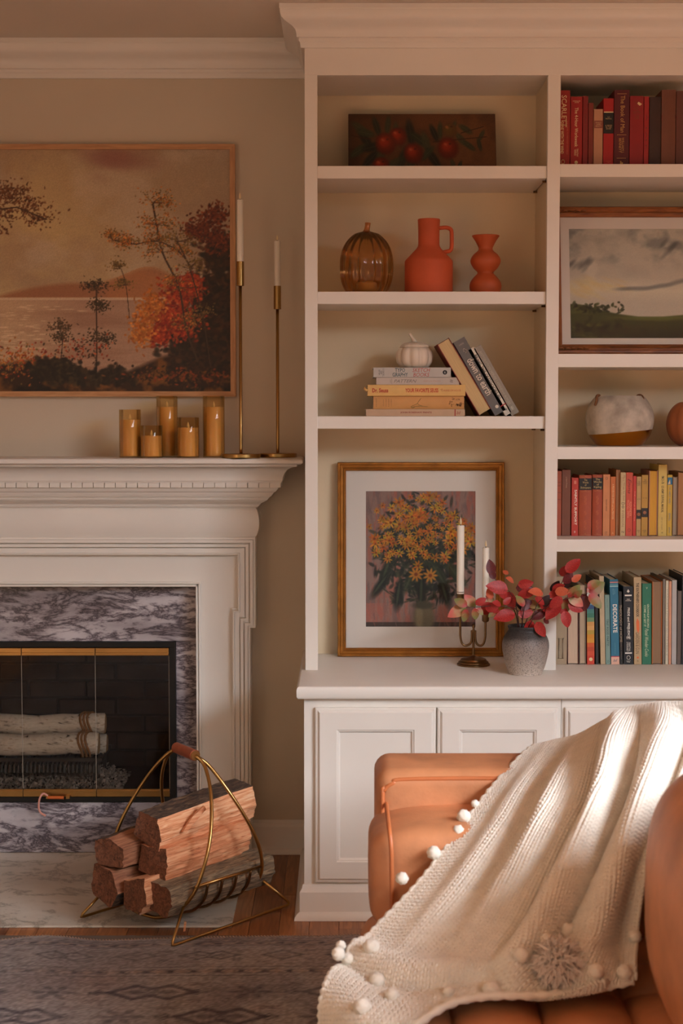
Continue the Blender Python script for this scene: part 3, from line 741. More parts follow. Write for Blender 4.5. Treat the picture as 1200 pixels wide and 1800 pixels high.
cv.grain(.08, 2); cv.sheet('picture', M_ART, ap, -Wc/2+.0005, Wc/2-.0005, .0025, Hc-.0005, .0)

# ------------------------------------------------------------------ floral print in a gilt frame standing on the counter
p0 = PZ(593, 1155, zc); yf = p0.y; p1 = PZ(886.5, 1155, zc); ytp = .285
tz = PY(739, 813, ytp).z; tilt = math.atan2(ytp-yf, tz-zc); Hc = math.hypot(ytp-yf, tz-zc); Wc = p1.x-p0.x
FLX0, FLX1, FLY = p0.x, p1.x, yf
fr = thing('framed_flower_print', 'gilt framed print of a yellow flower bouquet standing on the counter', 'framed print', ((p0.x+p1.x)/2, yf+.022, zc), (-tilt, 0, 0))
fwid = .0265
prof = [(0, 0), (0, .017), (.003, .021), (.007, .021), (.009, .016), (.010, .016), (.018, .013), (.019, .017), (.022, .018), (fwid, .012), (fwid, 0)]
frame_bars(fr, Wc, Hc, fwid, .02, M_GOLD, prof)
# ribbed bead running round the frame (one fine row per side, joined)
for k in range(4):
    ln = (Wc if k % 2 == 0 else Hc)-.028; b = MB(); n = int(ln/.0042)
    for i in range(n):
        xk = -ln/2+(i+.5)*ln/n; b.box(xk-.0013, xk+.0013, -.0185, -.012, .0105, .0175)
    o = b.build('frame_ribs', M_GOLD, fr); o['kind'] = 'stuff'; o.rotation_euler = (0, -k*PI/2, 0); o.location = [(0, 0, 0), (Wc/2, 0, Hc/2), (0, 0, Hc), (-Wc/2, 0, Hc/2)][k]
pxw = Wc/293.5
ix0, ix1 = -Wc/2+(642-592)*pxw, -Wc/2+(835-592)*pxw; iz0, iz1 = Hc*(1155-1103)/342, Hc*(1155-864)/342
b = MB(); o_ = .006; y = -.006
# mat board with a window
X0, X1, Z0, Z1 = -Wc/2+fwid-.004, Wc/2-fwid+.004, fwid-.004, Hc-fwid+.004
for (a, c, d, e_) in ((X0, ix0, Z0, Z1), (ix1, X1, Z0, Z1), (ix0, ix1, Z0, iz0), (ix0, ix1, iz1, Z1)): b.box(a, c, y, y+.002, d, e_)
b.build('mat_board', M_MAT, fr)
MB().box(X0, X1, -.0025, -.0005, Z0, Z1).build('backing', mat('kraft_back', (130, 100, 70), .9), fr)
MB().box(X0, X1, -.0098, -.0085, Z0, Z1).build('glass', M_PANE, fr)
cv = Cv(193, 239, 1.7, 642, 864, (150, 118, 108))
n1 = cv.noise(40, 7, 3, 30); cv.mix(np.clip((n1-.45)*5, 0, 1)*.6, (120, 96, 92)); cv.mix(np.clip((cv.noise(30, 8, 3, 31)-.52)*6, 0, 1)*.7, (176, 98, 80))
gx = cv.X/cv.sc+cv.ox; gy = cv.Y/cv.sc+cv.oy
cv.mix((gy > 1060)*np.clip((700-gx)/50, 0, 1)*.5*np.clip((1098-gy)/6, 0, 1), (196, 110, 92)); cv.mix((gy > 1093)*.8, (60, 46, 40))
for k in range(260): cv.blob(random.uniform(642, 835), random.uniform(864, 1100), random.uniform(.8, 1.6), random.uniform(4, 9), random.gauss(0, .25), random.choice([(170, 120, 106), (128, 104, 104), (182, 104, 86), (108, 86, 84)]), .35)
GR = [(40, 46, 36), (52, 58, 42), (32, 36, 32), (64, 68, 48), (28, 30, 28)]
for k in range(1100):
    x = random.gauss(742, 46); y = random.gauss(975, 46)
    if ((x-742)/92)**2+((y-970)/104)**2 > 1: continue
    cv.blob(x, y, random.uniform(4, 10), random.uniform(1.2, 3), random.uniform(0, PI), random.choice(GR), .7)
for x, y, an, L in ((680, 1000, 1.9, 26), (668, 1030, 2.2, 24), (700, 1045, 1.7, 26), (780, 1040, 1.3, 26), (800, 1010, .9, 26), (740, 1040, 1.6, 28), (720, 1020, 2, 24), (770, 1010, 1.0, 24), (690, 970, 2.2, 18), (812, 970, .8, 18), (660, 960, 1.8, 15)):
    cv.blob(x, y, L, L*.32, an, random.choice(GR), .9); cv.blob(x-1, y-1, L*.8, L*.08, an, (82, 88, 64), .6)
cv.blob(744, 1085, 18, 26, 0, (120, 108, 82), .95, .2); cv.blob(736, 1084, 6, 24, 0, (160, 146, 112), .6); cv.blob(744, 1064, 19, 6, 0, (78, 74, 60), .9)
for k in range(135):
    an = random.uniform(0, 2*PI); rr = math.sqrt(random.random()); x = 738+rr*94*math.cos(an); y = 937+rr*66*math.sin(an)
    if y > 985 and random.random() < .6: continue
    s_ = random.uniform(4.5, 9.5); col = random.choice([(206, 138, 40), (222, 156, 52), (190, 116, 34), (200, 112, 42)])
    for p in range(8):
        q = p/8*2*PI+random.random()*.4; cv.blob(x+math.cos(q)*s_*.6, y+math.sin(q)*s_*.6, s_*.55, s_*.17, q, [v*random.uniform(.8, 1.12) for v in col], .9, .3)
    cv.blob(x, y, s_*.26, s_*.24, 0, (120, 58, 26), .9)
for x, y in ((730, 1010), (755, 1012)):
    for p in range(9):
        q = p/9*2*PI; cv.blob(x+math.cos(q)*7, y+math.sin(q)*7, 6, 2, q, (214, 140, 50), .9)
    cv.blob(x, y, 3, 3, 0, (126, 60, 28), .9)
cv.grain(.06, 3); cv.sheet('picture', M_PRINT, fr, ix0-.002, ix1+.002, iz0-.002, iz1+.002, -.0035)

# ------------------------------------------------------------------ field and sky print on the right shelf
yf = .115; ytp = .20; XF0 = XX(971, 620, yf); XF1 = XX(1425, 620, yf); Wc = XF1-XF0
tz = PY(1100, 364.5, ytp).z; tilt = math.atan2(ytp-yf, tz-ZR2); Hc = math.hypot(ytp-yf, tz-ZR2)
fs_ = thing('framed_field_print', 'wood framed print of green field under cloudy sky on the right shelf', 'framed print', ((XF0+XF1)/2, yf+.024, ZR2+.0005), (-tilt, 0, 0))
fwid = .031
frame_bars(fs_, Wc, Hc, fwid, .02, M_WOODF, [(0, 0), (0, .016), (.004, .020), (.010, .021), (.014, .017), (.017, .017), (.022, .021), (.026, .018), (fwid, .012), (fwid, 0)])
# carved wave beads at the frame corners
wv = None
for zz in (.0155, Hc-.0155):
    for sx in (-1, 1):
        for k in range(5):
            xk = sx*(Wc/2-.025-k*.019)
            if wv is None:
                b = MB(); b.tube([(-.008, -.018, -.002), (-.002, -.020, .002), (.005, -.020, .003), (.009, -.018, -.001)], [.0012, .0032, .0030, .0010], 7); wv = b.build('carved_wave', M_WOODF, fs_, smooth=True); o = wv
            else: o = dup(wv, fs_)
            o.location = (xk, 0, zz)
pz = Hc/257.5
ix0, ix1 = -Wc/2+(1003-973)*pz*1.0, Wc/2-(1003-980)*pz; iz0, iz1 = (622-593)*pz, (622-402)*pz
X0, X1, Z0, Z1 = -Wc/2+fwid-.003, Wc/2-fwid+.003, fwid-.016, Hc-fwid+.003
ix0 = max(ix0, X0+.03); ix1 = -ix0
b = MB()
for (a, c, d, e_) in ((X0, ix0, fwid-.003, Z1), (ix1, X1, fwid-.003, Z1), (ix0, ix1, fwid-.003, iz0), (ix0, ix1, iz1, Z1)): b.box(a, c, -.006, -.004, d, e_)
b.build('mat_board', M_MAT, fs_); MB().box(X0, X1, -.0025, -.0005, fwid-.003, Z1).build('backing', MATS['kraft_back'], fs_)
MB().box(X0, X1, -.0098, -.0085, fwid-.003, Z1).build('glass', M_PANE, fs_)
wpx = (ix1-ix0)/pz
cv = Cv(wpx, 191, 1.4, 1003, 402, (206, 196, 178)); gx = cv.X/cv.sc+cv.ox; gy = cv.Y/cv.sc+cv.oy
n1 = cv.noise(7, 5, 5, 40); n2 = cv.noise(10, 7, 4, 41)
sky = np.clip((545-gy)/6, 0, 1)
cv.mix(sky*np.clip((n1-.5)*4, 0, 1)*.6*np.clip((500-gy)/60, 0, 1), (150, 146, 136)); cv.mix(sky*np.clip((n2-.58)*5, 0, 1)*.6*np.clip((480-gy)/50, 0, 1), (112, 116, 114)); cv.mix(sky*np.clip((n2-.4)*-5, 0, 1)*.5, (228, 218, 198))
cv.mix(np.clip(1-np.abs(gy-505-(gx-1003)*.03)/22, 0, 1)*.7, (232, 222, 196))
for k in range(60): cv.blob(1030+random.gauss(0, 30), 500+random.gauss(0, 9), 10, 2.5, .35, random.choice([(226, 206, 140), (232, 212, 160), (222, 190, 120)]), .25, .8)
for k in range(26): t_ = k/25; cv.blob(1090+t_*130, 507-22*t_*t_+random.uniform(-2, 2), 12, 2.5, -.35*t_, (128, 128, 124), .35, .8)
for x, y in ((1026, 463), (1032, 460), (1170, 440), (1180, 430), (1003, 460), (1290, 450)):
    for k in range(5): cv.blob(x+random.gauss(0, 6), y+random.gauss(0, 5), 7, 3, -.8, (98, 102, 102), .4, .7)
ln = 545-14*np.exp(-((gx-1010)/40)**2)+8*np.clip((gx-1060)/60, 0, 1)-5*np.clip((gx-1160)/60, 0, 1)
g = np.clip((gy-ln)/3, 0, 1); cv.mix(g, (72, 78, 44)); cv.mix(g*np.clip((gy-560)/30, 0, 1), (52, 50, 36)); cv.mix(g*np.clip((cv.noise(6, 16, 4, 44)-.5)*5, 0, 1)*.6, (98, 106, 52)); cv.mix(g*np.clip(1-np.abs(gy-556)/6, 0, 1)*np.clip((gx-1050)/60, 0, 1)*.6, (120, 128, 62))
cv.leaves(1035, 540, 28, 4, 90, [(56, 62, 40), (44, 48, 34), (76, 84, 50)], 2, 5)
cv.leaves(1030, 575, 40, 10, 90, [(46, 44, 32), (58, 52, 36)], 3, 8, .4)
cv.grain(.03, 5); cv.sheet('picture', M_PRINT, fs_, ix0-.001, ix1+.001, iz0-.001, iz1+.001, -.0035)
# ================================================================== things on the left shelves and mantel
def base_y(py, z): return PZ(600, py, z).y
# ---- amber glass pumpkin
def glass(name, tint, rough=.03, ior=1.45):
    m = bpy.data.materials.new(name); m.use_nodes = True; b = m.node_tree.nodes['Principled BSDF']
    b.inputs['Base Color'].default_value = (*tint, 1); b.inputs['Roughness'].default_value = rough; b.inputs['Transmission Weight'].default_value = 1; b.inputs['IOR'].default_value = ior
    return m
M_AMBER = thin_glass('amber_glass', (.92, .78, .60), .7, .06)
yv = .15
def cxr(pl, pr, py, y): return (XX(pl, py, y)+XX(pr, py, y))/2, (XX(pr, py, y)-XX(pl, py, y))/2
cx, R = cxr(596.5, 691.5, 460, yv)
S = R/47.5
gp_ = thing('glass_pumpkin', 'ribbed amber glass pumpkin with a tea light inside on the second shelf', 'pumpkin', (cx, yv, ZL2))
def rib(n, amp, ph=0): return lambda a, z: 1-amp*abs(math.cos(n*a/2+ph))**6
H = 110*S
prof = []
for i in range(25):
    t = i/24; z = t*H; r = R*(math.sin(PI*(.16+.80*t))**.72 if t < .98 else .16)
    prof.append((r, z))
prof = [(R*.62, 0)]+[(R*max(.1, (1-abs((t-.44)/.58)**2.5)**.55), H*t) for t in [i/24 for i in range(1, 24)]]+[(R*.14, H*1.0)]
out = MB().lathe(prof, 96, fn=rib(16, .075), caps=False)
out.build('glass_body', M_AMBER, gp_, smooth=True)
ins = MB().lathe([(r*.965, z+.002) for r, z in prof], 96, fn=rib(16, .075), caps=False).build('inner_wall', M_AMBER, gp_, smooth=True)
MB().lathe([(.001, .0004), (R*.62, .0004), (R*.62, .003), (.001, .003)], 48, caps=False).build('glass_base', M_AMBER, gp_, smooth=True)
b = MB().tube([(0, 0, H*.995), (.001, 0, H+4*S), (.003, 0, H+10*S), (.004, 0, H+16*S)], [7*S, 5*S, 4.6*S, 5.2*S], 12)
b.build('stem', mat('amber_solid', (176, 108, 56), .12), gp_, smooth=True)
MB().lathe([(R*.36, .0035), (R*.38, .006), (R*.38, 20*S), (R*.33, 22.5*S), (.001, 22*S)], 32).build('tea_light', mat('cream_wax', (226, 190, 140), .5, **{'Subsurface Weight': .1}), gp_, auto=40)
# ---- terracotta jug
M_TERRA = mat('terracotta', (196, 84, 44), .72, var=.13, vscale=7, bump=.15, bscale=180)
M_TERRA2 = mat('terracotta_smooth', (182, 82, 38), .6, var=.08, vscale=9, bump=.08, bscale=200)
yv = .14; cx, R = cxr(711, 795.5, 480, yv); S = R/42.2
jg = thing('terracotta_jug', 'tall terracotta jug with a squared loop handle on the second shelf', 'jug', (cx, yv, ZL2))
pr = [(.001, .0005), (R*.95, .0005), (R*.99, 2*S), (R, 6*S), (R, 56*S), (R*.985, 59*S), (R*.93, 62*S), (R*.52, 80*S), (R*.46, 84*S), (R*.44, 88*S), (R*.44, 108*S), (R*.46, 128*S), (R*.465, 130*S), (R*.45, 131.5*S), (R*.40, 130*S), (R*.38, 110*S), (R*.3, 84*S), (.001, 84*S)]
MB().lathe(pr, 48, caps=False).build('jug_body', M_TERRA, jg, auto=50)
hd = bezier([(17*S, 0, 116*S), (30*S, 0, 117*S), (38*S, 0, 114*S), (40*S, 0, 106*S), (40*S, 0, 84*S), (37*S, 0, 77*S), (28*S, 0, 74.5*S), (22*S, 0, 73*S)], 5)
b = MB().tube(hd, 3.6*S, 10); b.v = [(x, y*1.7, z) for x, y, z in b.v]; b.build('handle', M_TERRA, jg, smooth=True)
# ---- double bulb vase
yv = .14; cx, _ = cxr(825, 881, 480, yv)
va = thing('bulb_vase', 'small rust vase of two stacked bulbs with a flared rim', 'vase', (cx+.0, yv, ZL2))
ks = [(.6, 0), (23, 0), (25, 2), (28, 12), (26.5, 22), (20, 31), (14.5, 36.5), (15, 40), (21, 46), (26, 55), (26, 62), (21, 70), (14, 76), (12.3, 80), (13.5, 84), (18, 93), (23.5, 101), (24, 102.5), (22.5, 102.5), (16, 94), (10, 82), (.6, 78)]
pr = [(p.x, p.z) for p in bezier([(a*S, 0, z*S+.0004) for a, z in ks], 3)]
MB().lathe([(max(r, .0004), z) for r, z in pr], 40, caps=False).build('vase_body', M_TERRA2, va, auto=70)
# ---- stacked books and leaning books use the book builder
M_PAGES = ramp_mat('page_edges', [(.35, (196, 172, 138)), (.65, (222, 202, 170))], (1, 1, 1), 40, 2, 0, .9)
def pages_mat(rgb):
    return mat('pages_%d_%d_%d' % rgb, rgb, .9, var=.12, vscale=40, stretch=(30, 1, .4))
def cover_mat(rgb, rough=.55):
    return mat('cover_%d_%d_%d' % rgb, rgb, rough, var=.07, vscale=25, bump=.06, bscale=500)
def make_book(name, label, group, loc, T, H, Dp, col, rot=(0, 0, 0), reverse=False, pages=(214, 192, 158), round_=0.0, bt=.0022, rough=.55, cover2=None):
    # upright book, spine at y = 0 facing -y, thickness along x (centred), height along z
    t = thing(name, label, 'book', loc, rot, group)
    bt = min(bt, T*.16); b = MB(); n = 7
    if not reverse:
        poly = [(-T/2, Dp), (-T/2, 0)]
        poly = [(-T/2, Dp)]+[(-T/2+T*i/(n-1), -round_*(1-(2*i/(n-1)-1)**2)) for i in range(n)]+[(T/2, Dp), (T/2-bt, Dp), (T/2-bt, bt)]+[(-T/2+bt, bt), (-T/2+bt, Dp)]
        b.prism(poly, 0, H, 'z'); yp0, yp1 = bt, Dp-.003
    else:
        poly = [(-T/2, 0), (-T/2, Dp), (T/2, Dp), (T/2, 0), (T/2-bt, 0), (T/2-bt, Dp-bt), (-T/2+bt, Dp-bt), (-T/2+bt, 0)]
        b.prism(poly[::-1], 0, H, 'z'); yp0, yp1 = .003, Dp-bt
    b.build('cover', cover2 or cover_mat(col, rough), t, bevel=.0005)
    MB().box(-T/2+bt, T/2-bt, yp0, yp1, .0025, H-.0025).build('pages', pages_mat(pages), t)
    return t
def patch(t, name, x0, x1, z0, z1, col, y=-.0002, rough=.6, metal=0):
    return MB().box(x0, x1, y-.0002, y+.0002, z0, z1).build(name, mat('patch_%d_%d_%d_%d' % (*col, int(metal*10)), col, rough, metal), t)
# horizontal stack: x along the length. spec: pxl, pxr, ptop, pbot
ystk = .10
def stack_book(name, label, pxl, pxr, ptop, pbot, col, dy=0, Dp=.19, **kw):
    y = ystk+dy; zb_ = ZZ(pbot, y); z1 = ZZ(ptop, y); x0, x1 = XX(pxl, pbot, y), XX(pxr, pbot, y); T = z1-zb_
    return x0, x1, zb_, T, y
zcur = ZL3
def lay(name, label, pxl, pxr, hpx, col, dy=0, Dp=.19, round_=.0, pages=(214, 192, 158), rough=.55):
    global zcur
    y = ystk+dy; S_ = (XX(700, 700, y)-XX(600, 700, y))/100; T = hpx*S_; x0, x1 = XX(pxl, 700, y), XX(pxr, 700, y)
    t = make_book(name, label, 'books lying in the stack on the third shelf', (x1, y, zcur+T/2+.0003), T, x1-x0, Dp, col, (0, -PI/2, 0), False, pages, round_, rough=rough)
    zcur += T+.0004
    return t, x1-x0, T, S_
CREAMINK = (232, 212, 172)
t, L, T, s = lay('book', 'pale pink book with red title, bottom of the lying stack', 643, 817, 12.2, (208, 170, 136))
text(t, 'JOHN ROBSHAW PRINTS', 55*s, 3.6*s, (0, 0, L-88*s), (150, 40, 34), True, bold=.02)
patch(t, 'red_stripe', -T/2+.0006, T/2-.0006, L-157.5*s, L-155.8*s, (176, 40, 38)); text(t, 'bd', 7*s, 6*s, (0, 0, L-163*s), (176, 60, 54), True, shear=.4)
t, L, T, s = lay('book', 'worn tan cloth book with tiny figure drawings, second from the bottom of the stack', 656, 815.5, 22.6, (206, 150, 88), .004, round_=.003)
text(t, 'A\nGLOSSARY\nOF THE\nCONSERVATION', 15*s, 13*s, (0, -.0032, L-20*s), (120, 84, 50), False, rot=PI/2) if False else None
for i, ln_ in enumerate((16, 12, 14, 15, 13)): text(t, 'A GLOSSARY', ln_*s, 1.7*s, (0, -.0034, L-(5 if i == 0 else 13+4.6*i)*s), (122, 86, 52), False)
b = MB()
for pts in ([(78, 10), (72, 7), (66, 4), (70, 2), (73, 4)], [(68, 3), (80, 5), (95, 4)], [(84, 19), (80, 14), (78, 9), (86, 5)]):
    q = bezier([((p[1]-11.3)*s, -.0036, L-p[0]*s) for p in pts], 4); b.tube(q, .0009, 5)
b.build('branch_drawing', mat('drawing_olive', (158, 126, 70), .7), t)
b = MB()
for k in range(16):
    zx = 134+random.random()*22; zy = random.uniform(3, 19)
    q = [((zy+random.uniform(-3, 3)-11.3)*s, -.0036, L-(zx+random.uniform(-3, 3))*s) for _ in range(5)]; b.tube(bezier(q, 3), .00032, 4)
b.build('figure_drawing', mat('drawing_ink', (84, 62, 44), .7), t)
t, L, T, s = lay('book', 'yellow book with bold red title, middle of the lying stack', 646, 817.5, 19.6, (222, 178, 108), -.004, round_=.002)
text(t, 'Dr. Seuss', 28*s, 7.5*s, (0, -.0024, L-22*s), (176, 36, 30), True, bold=.025)
text(t, 'YOUR FAVORITE SEUSS', 58*s, 7.2*s, (0, -.0024, L-95*s), (186, 40, 32), True, bold=.02)
text(t, 'RANDOM HOUSE', 29*s, 3.4*s, (-.0003, -.0024, L-149*s), (190, 84, 60), True)
b = MB().tube(bezier([(-2*s, -.0026, L-131*s), (1.6*s, -.0026, L-128.5*s), (2*s, -.0026, L-131.5*s), (-1.5*s, -.0026, L-133*s)], 3), .0005, 5); b.build('house_mark', MATS['ink_190_84_60'], t)
b = MB().tube([(0, -.002, L), (.001, -.003, L+.006), (.004, -.001, L+.009), (.0085, .003, L+.008)], [.004, .004, .0035, .002], 6); b.build('torn_jacket', cover_mat((222, 178, 108)), t, smooth=True)
t, L, T, s = lay('book', 'thin pale book with grey italic title, second from the top of the stack', 661, 807, 12.8, (192, 178, 166), .004)
text(t, 'PATTERN', 40*s, 5.4*s, (0, 0, L-51*s), (112, 104, 98), True, shear=.35); text(t, 'ORLA KIELY DESIGN', 30*s, 2.4*s, (0, 0, L-98*s), (186, 140, 124), True) if False else text(t, 'REBECCA STRAUSS', 30*s, 2.4*s, (0, 0, L-98*s), (186, 140, 124), True)
text(t, 'ART\nSTUDIO', 10*s, 4*s, (0, 0, L-26*s), (140, 124, 112), False); text(t, '#', 6*s, 6*s, (0, 0, L-132*s), (120, 112, 108), False)
t, L, T, s = lay('book', 'light grey book with teal and red hand-lettered title, topmost of the stack', 656, 792, 17, (186, 180, 172), 0)
text(t, 'TYPO\nGRAPHY', 27*s, 15*s, (0, 0, L-47*s), (40, 76, 84), True, bold=.01); text(t, 'SKETCH\nBOOKS', 31*s, 15*s, (0, 0, L-84*s), (176, 52, 44), True, shear=.2)
text(t, 'HELLER\nAND\nTALARICO', 14*s, 10*s, (0, 0, L-14*s), (70, 70, 68), False)
b = MB().lathe([(.0001, 0), (4*s, 0), (4*s, .0004), (.0001, .0004)], 20); b.v = [(x, -z, y+L-125.5*s) for x, y, z in b.v]; b.build('round_mark', mat('ink_20_20_20', (20, 20, 20)), t)
text(t, '6', 2*s, 4*s, (0, -.0006, L-125.5*s), (200, 196, 190), True)
# ---- ceramic lidded pumpkin
M_CER = mat('cream_ceramic', (224, 206, 186), .35, var=.03)
ypk = ystk+.065; cx, R = cxr(694.5, 761.5, 620, ypk); S = R/33.5
cp_ = thing('ceramic_pumpkin', 'small cream ceramic pumpkin jar with a lid on the book stack', 'pumpkin jar', (cx, ypk, zcur+.0003))
pr = [(.001, 0), (R*.62, 0), (R*.78, 2*S), (R*.95, 10*S), (R, 20*S), (R*.95, 29*S), (R*.80, 35*S), (R*.76, 35.5*S), (.001, 34*S)]
MB().lathe(pr, 80, fn=rib(10, .10), caps=False).build('jar', M_CER, cp_, smooth=True)
pr = [(.001, 35*S), (R*.74, 35.7*S), (R*.78, 37*S), (R*.76, 39*S), (R*.6, 43*S), (R*.35, 45*S), (.001, 43.5*S)]
ld = MB().lathe(pr, 80, fn=rib(10, .10), caps=False).build('lid', M_CER, cp_, smooth=True)
MB().tube(bezier([(1*S, 0, 43*S), (-1*S, 0, 49*S), (-5*S, 0, 55*S), (-8.5*S, 0, 60*S)], 4), [5.5*S-3*S*min(1, i/6) for i in range(13)], 10).build('stem', M_CER, ld, smooth=True)
# ---- leaning books
yln = .10
S_ = (XX(700, 700, yln)-XX(600, 700, yln))/100
def lean(name, label, pbx, pby, ang, Tpx, Hpx, col, dy=0, reverse=False, Dp=.16, **kw):
    # pbx: pixel x of the bottom left corner (the corner resting on the shelf is the left bottom edge's right end)
    ang = math.radians(ang); y = yln+dy; T = Tpx*S_; H = Hpx*S_; px_ = XX(pbx, pby, y)
    # lowest corner = right bottom corner when leaning left; put it on the shelf
    x = px_-T/2*math.cos(ang); z = ZL3+T/2*math.sin(ang)
    c = Vector((px_, y, ZL3+.0004)); ctr = c+Vector((-T/2*math.cos(ang), 0, -T/2*math.sin(ang)*-1))
    return make_book(name, label, 'books leaning against the stack', ctr, T, H, Dp, col, (0, -ang, 0), reverse, **kw), T, H
G = 30
# when the top leans left the bottom LEFT corner rises, so the pivot is the right corner -> the book rises to the left
t, T, H = lean('book', 'red leaning book with its cream page edges turned outward', 863, 731, G+1, 24, 146, (126, 34, 22), 0, True, pages=(206, 176, 128))
t, T, H = lean('book', 'charcoal grey leaning book titled in cream lower-case letters', 889, 731, G, 22, 148, (104, 98, 94), 0)
text(t, 'down to earth', 72*S_, 12.5*S_, (0, 0, H*.50), (226, 212, 192), True, bold=.005); text(t, 'LIESS', 9*S_, 2.4*S_, (0, 0, H-9*S_), (196, 184, 168), False)
b = MB()
for k in range(14):
    an = k*2*PI/14; b.sphere((3.4*S_*math.cos(an)*random.uniform(.3, 1), -.0003, H-22*S_+5*S_*math.sin(an)*random.uniform(.3, 1)), .0011, 6, 4)
b.build('flower_mark', mat('ink_196_184_168', (196, 184, 168)), t)
b = MB().lathe([(.0001, 0), (3*S_, 0), (3*S_, .0003), (.0001, .0003)], 16); b.v = [(x, -z, y+13*S_) for x, y, z in b.v]; b.build('round_mark', MATS['ink_226_212_192'], t)
t, T, H = lean('book', 'thin white leaning book with black capital title and red stripe', 899, 731, G, 12.5, 133, (218, 206, 190), 0)
text(t, 'BRING THE OUTDOORS IN', 88*S_, 5.6*S_, (.0004, 0, H-57*S_), (58, 52, 48), True, bold=.015); patch(t, 'red_stripe', -T/2+.0004, T/2-.0004, 18*S_, 20*S_, (150, 30, 34)); text(t, '4', 4*S_, 5*S_, (0, 0, 10*S_), (60, 56, 52), False)
t, T, H = lean('book', 'thin sage grey leaning book furthest right on the third shelf', 912, 731, G, 14.5, 136, (148, 138, 124), 0)
text(t, 'RESTORATION HOUSE', 56*S_, 4.6*S_, (0, 0, H-38*S_), (184, 172, 154), True); text(t, 'KENNESHA BUYCKS', 44*S_, 4.2*S_, (0, 0, H-94*S_), (184, 172, 154), True); text(t, 'HH', 6*S_, 6*S_, (0, 0, 12*S_), (216, 204, 186), True); patch(t, 'divider_line', -3*S_, 3*S_, H-69*S_, H-68.6*S_, (184, 172, 154))

# ---- mantel candle jars
M_JAR = thin_glass('gold_glass', (.985, .90, .74), .45, .05)
M_WAX = mat('amber_wax', (220, 178, 122), .45, **{'Subsurface Weight': .15, 'Subsurface Radius': (.01, .006, .003)})
M_FLAME = mat('led_flame', (238, 214, 170), .35)
zmt = zs1
jl = [(209.5, 248, 720, 738, .262, 'medium amber glass candle, leftmost of the five on the mantel'), (247, 285.6, 748, 766, .235, 'shortest amber glass candle in front on the mantel'), (275, 312.6, 696, 715.6, .325, 'tall amber glass candle behind the shortest one'),
      (311, 350, 734, 752, .245, 'low amber glass candle between the two tall ones'), (356.5, 395, 696, 715.6, .29, 'tall amber glass candle nearest the brass candlesticks')]
for pl, pr_, pt, pw_, y, lab in jl:
    cx, R = cxr(pl, pr_, 780, y); t = thing('glass_candle', lab, 'candle', (cx, y, zmt+.0004), group='amber glass candles on the mantel')
    Hh = ZZ(pt, y)-zmt; Hw = ZZ(pw_, y)-zmt
    MB().lathe([(R*.97, .0), (R, .003), (R, Hh-.001), (R*.985, Hh), (R*.965, Hh-.001), (R*.965, .004), (.0005, .004)], 36, caps=False).build('glass_jar', M_JAR, t, auto=50)
    w_ = MB().lathe([(.0005, .005), (R*.93, .005), (R*.93, Hw), (R*.86, Hw-.003), (.0005, Hw-.004)], 36).build('wax', M_WAX, t, auto=50)
    MB().lathe([(.001, Hw-.004), (.0035, Hw), (.0045, Hw+.005), (.003, Hw+.011), (.0004, Hw+.018)], 10).build('flame', M_FLAME, t, smooth=True)
# ---- brass candlesticks
M_CANDLE = mat('ivory_candle', (238, 228, 212), .45, **{'Subsurface Weight': .2, 'Subsurface Radius': (.01, .008, .006)})
M_WICK = mat('wick', (50, 40, 34), .9)
def taper(t, R, z0, z1, zf, name='candle', cx=0):
    c = MB().lathe([(R, z0), (R, z1-.002), (R*.9, z1), (R*.7, z1-.0015), (.0004, z1-.002)], 20, cx).build(name, M_CANDLE, t, auto=40)
    MB().lathe([(.0012, z1-.002), (.0012, z1+.003)], 8, cx).build('wick', M_WICK, c)
    MB().lathe([(.0006, z1+.002), (.0028, z1+.005), (.0034, z1+(zf-z1)*.45), (.0022, z1+(zf-z1)*.75), (.0003, zf)], 10, cx).build('flame', M_FLAME, c, smooth=True)
def stick(pc, bl, br_, pcup1, pcup0, ccw, pcan, cw, ptip, y, lab):
    cx = XX(pc, 700, y); cxb, Rb = cxr(bl, br_, 800, y)
    t = thing('candlestick', lab, 'candlestick', (cx, y, zmt+.0004), group='brass candlesticks on the mantel')
    z = lambda p: ZZ(p, y)-zmt
    MB().lathe([(.0005, 0), (Rb*.97, 0), (Rb, .002), (Rb, .0105), (Rb*.98, .0125), (.006, .0135), (.0005, .0135)], 48).build('base', M_BRASS, t, auto=30)
    k = (XX(10, 700, y)-XX(0, 700, y))/10
    MB().lathe([(.005, .013), (.0048, .03), (.0048, z(pcup0)+.002)], 16).build('stem', M_BRASS, t, smooth=True)
    r = ccw*k/2
    MB().lathe([(.004, z(pcup0)), (r, z(pcup0)+.0005), (r, z(pcup1)), (r*.9, z(pcup1)), (r*.88, z(pcup1)-.006), (.0005, z(pcup1)-.007)], 24).build('cup', M_BRASS, t, auto=30)
    taper(t, cw*k/2, z(pcup1)-.006, z(pcan), z(ptip))
stick(423, 385, 455, 460, 503, 13.5, 351.7, 11.6, 338.6, .235, 'taller brass candlestick with ivory taper in front of the television edge')
stick(487.8, 454, 521.7, 503, 544, 13, 424, 11, 413, .30, 'shorter brass candlestick with ivory taper at the mantel end')
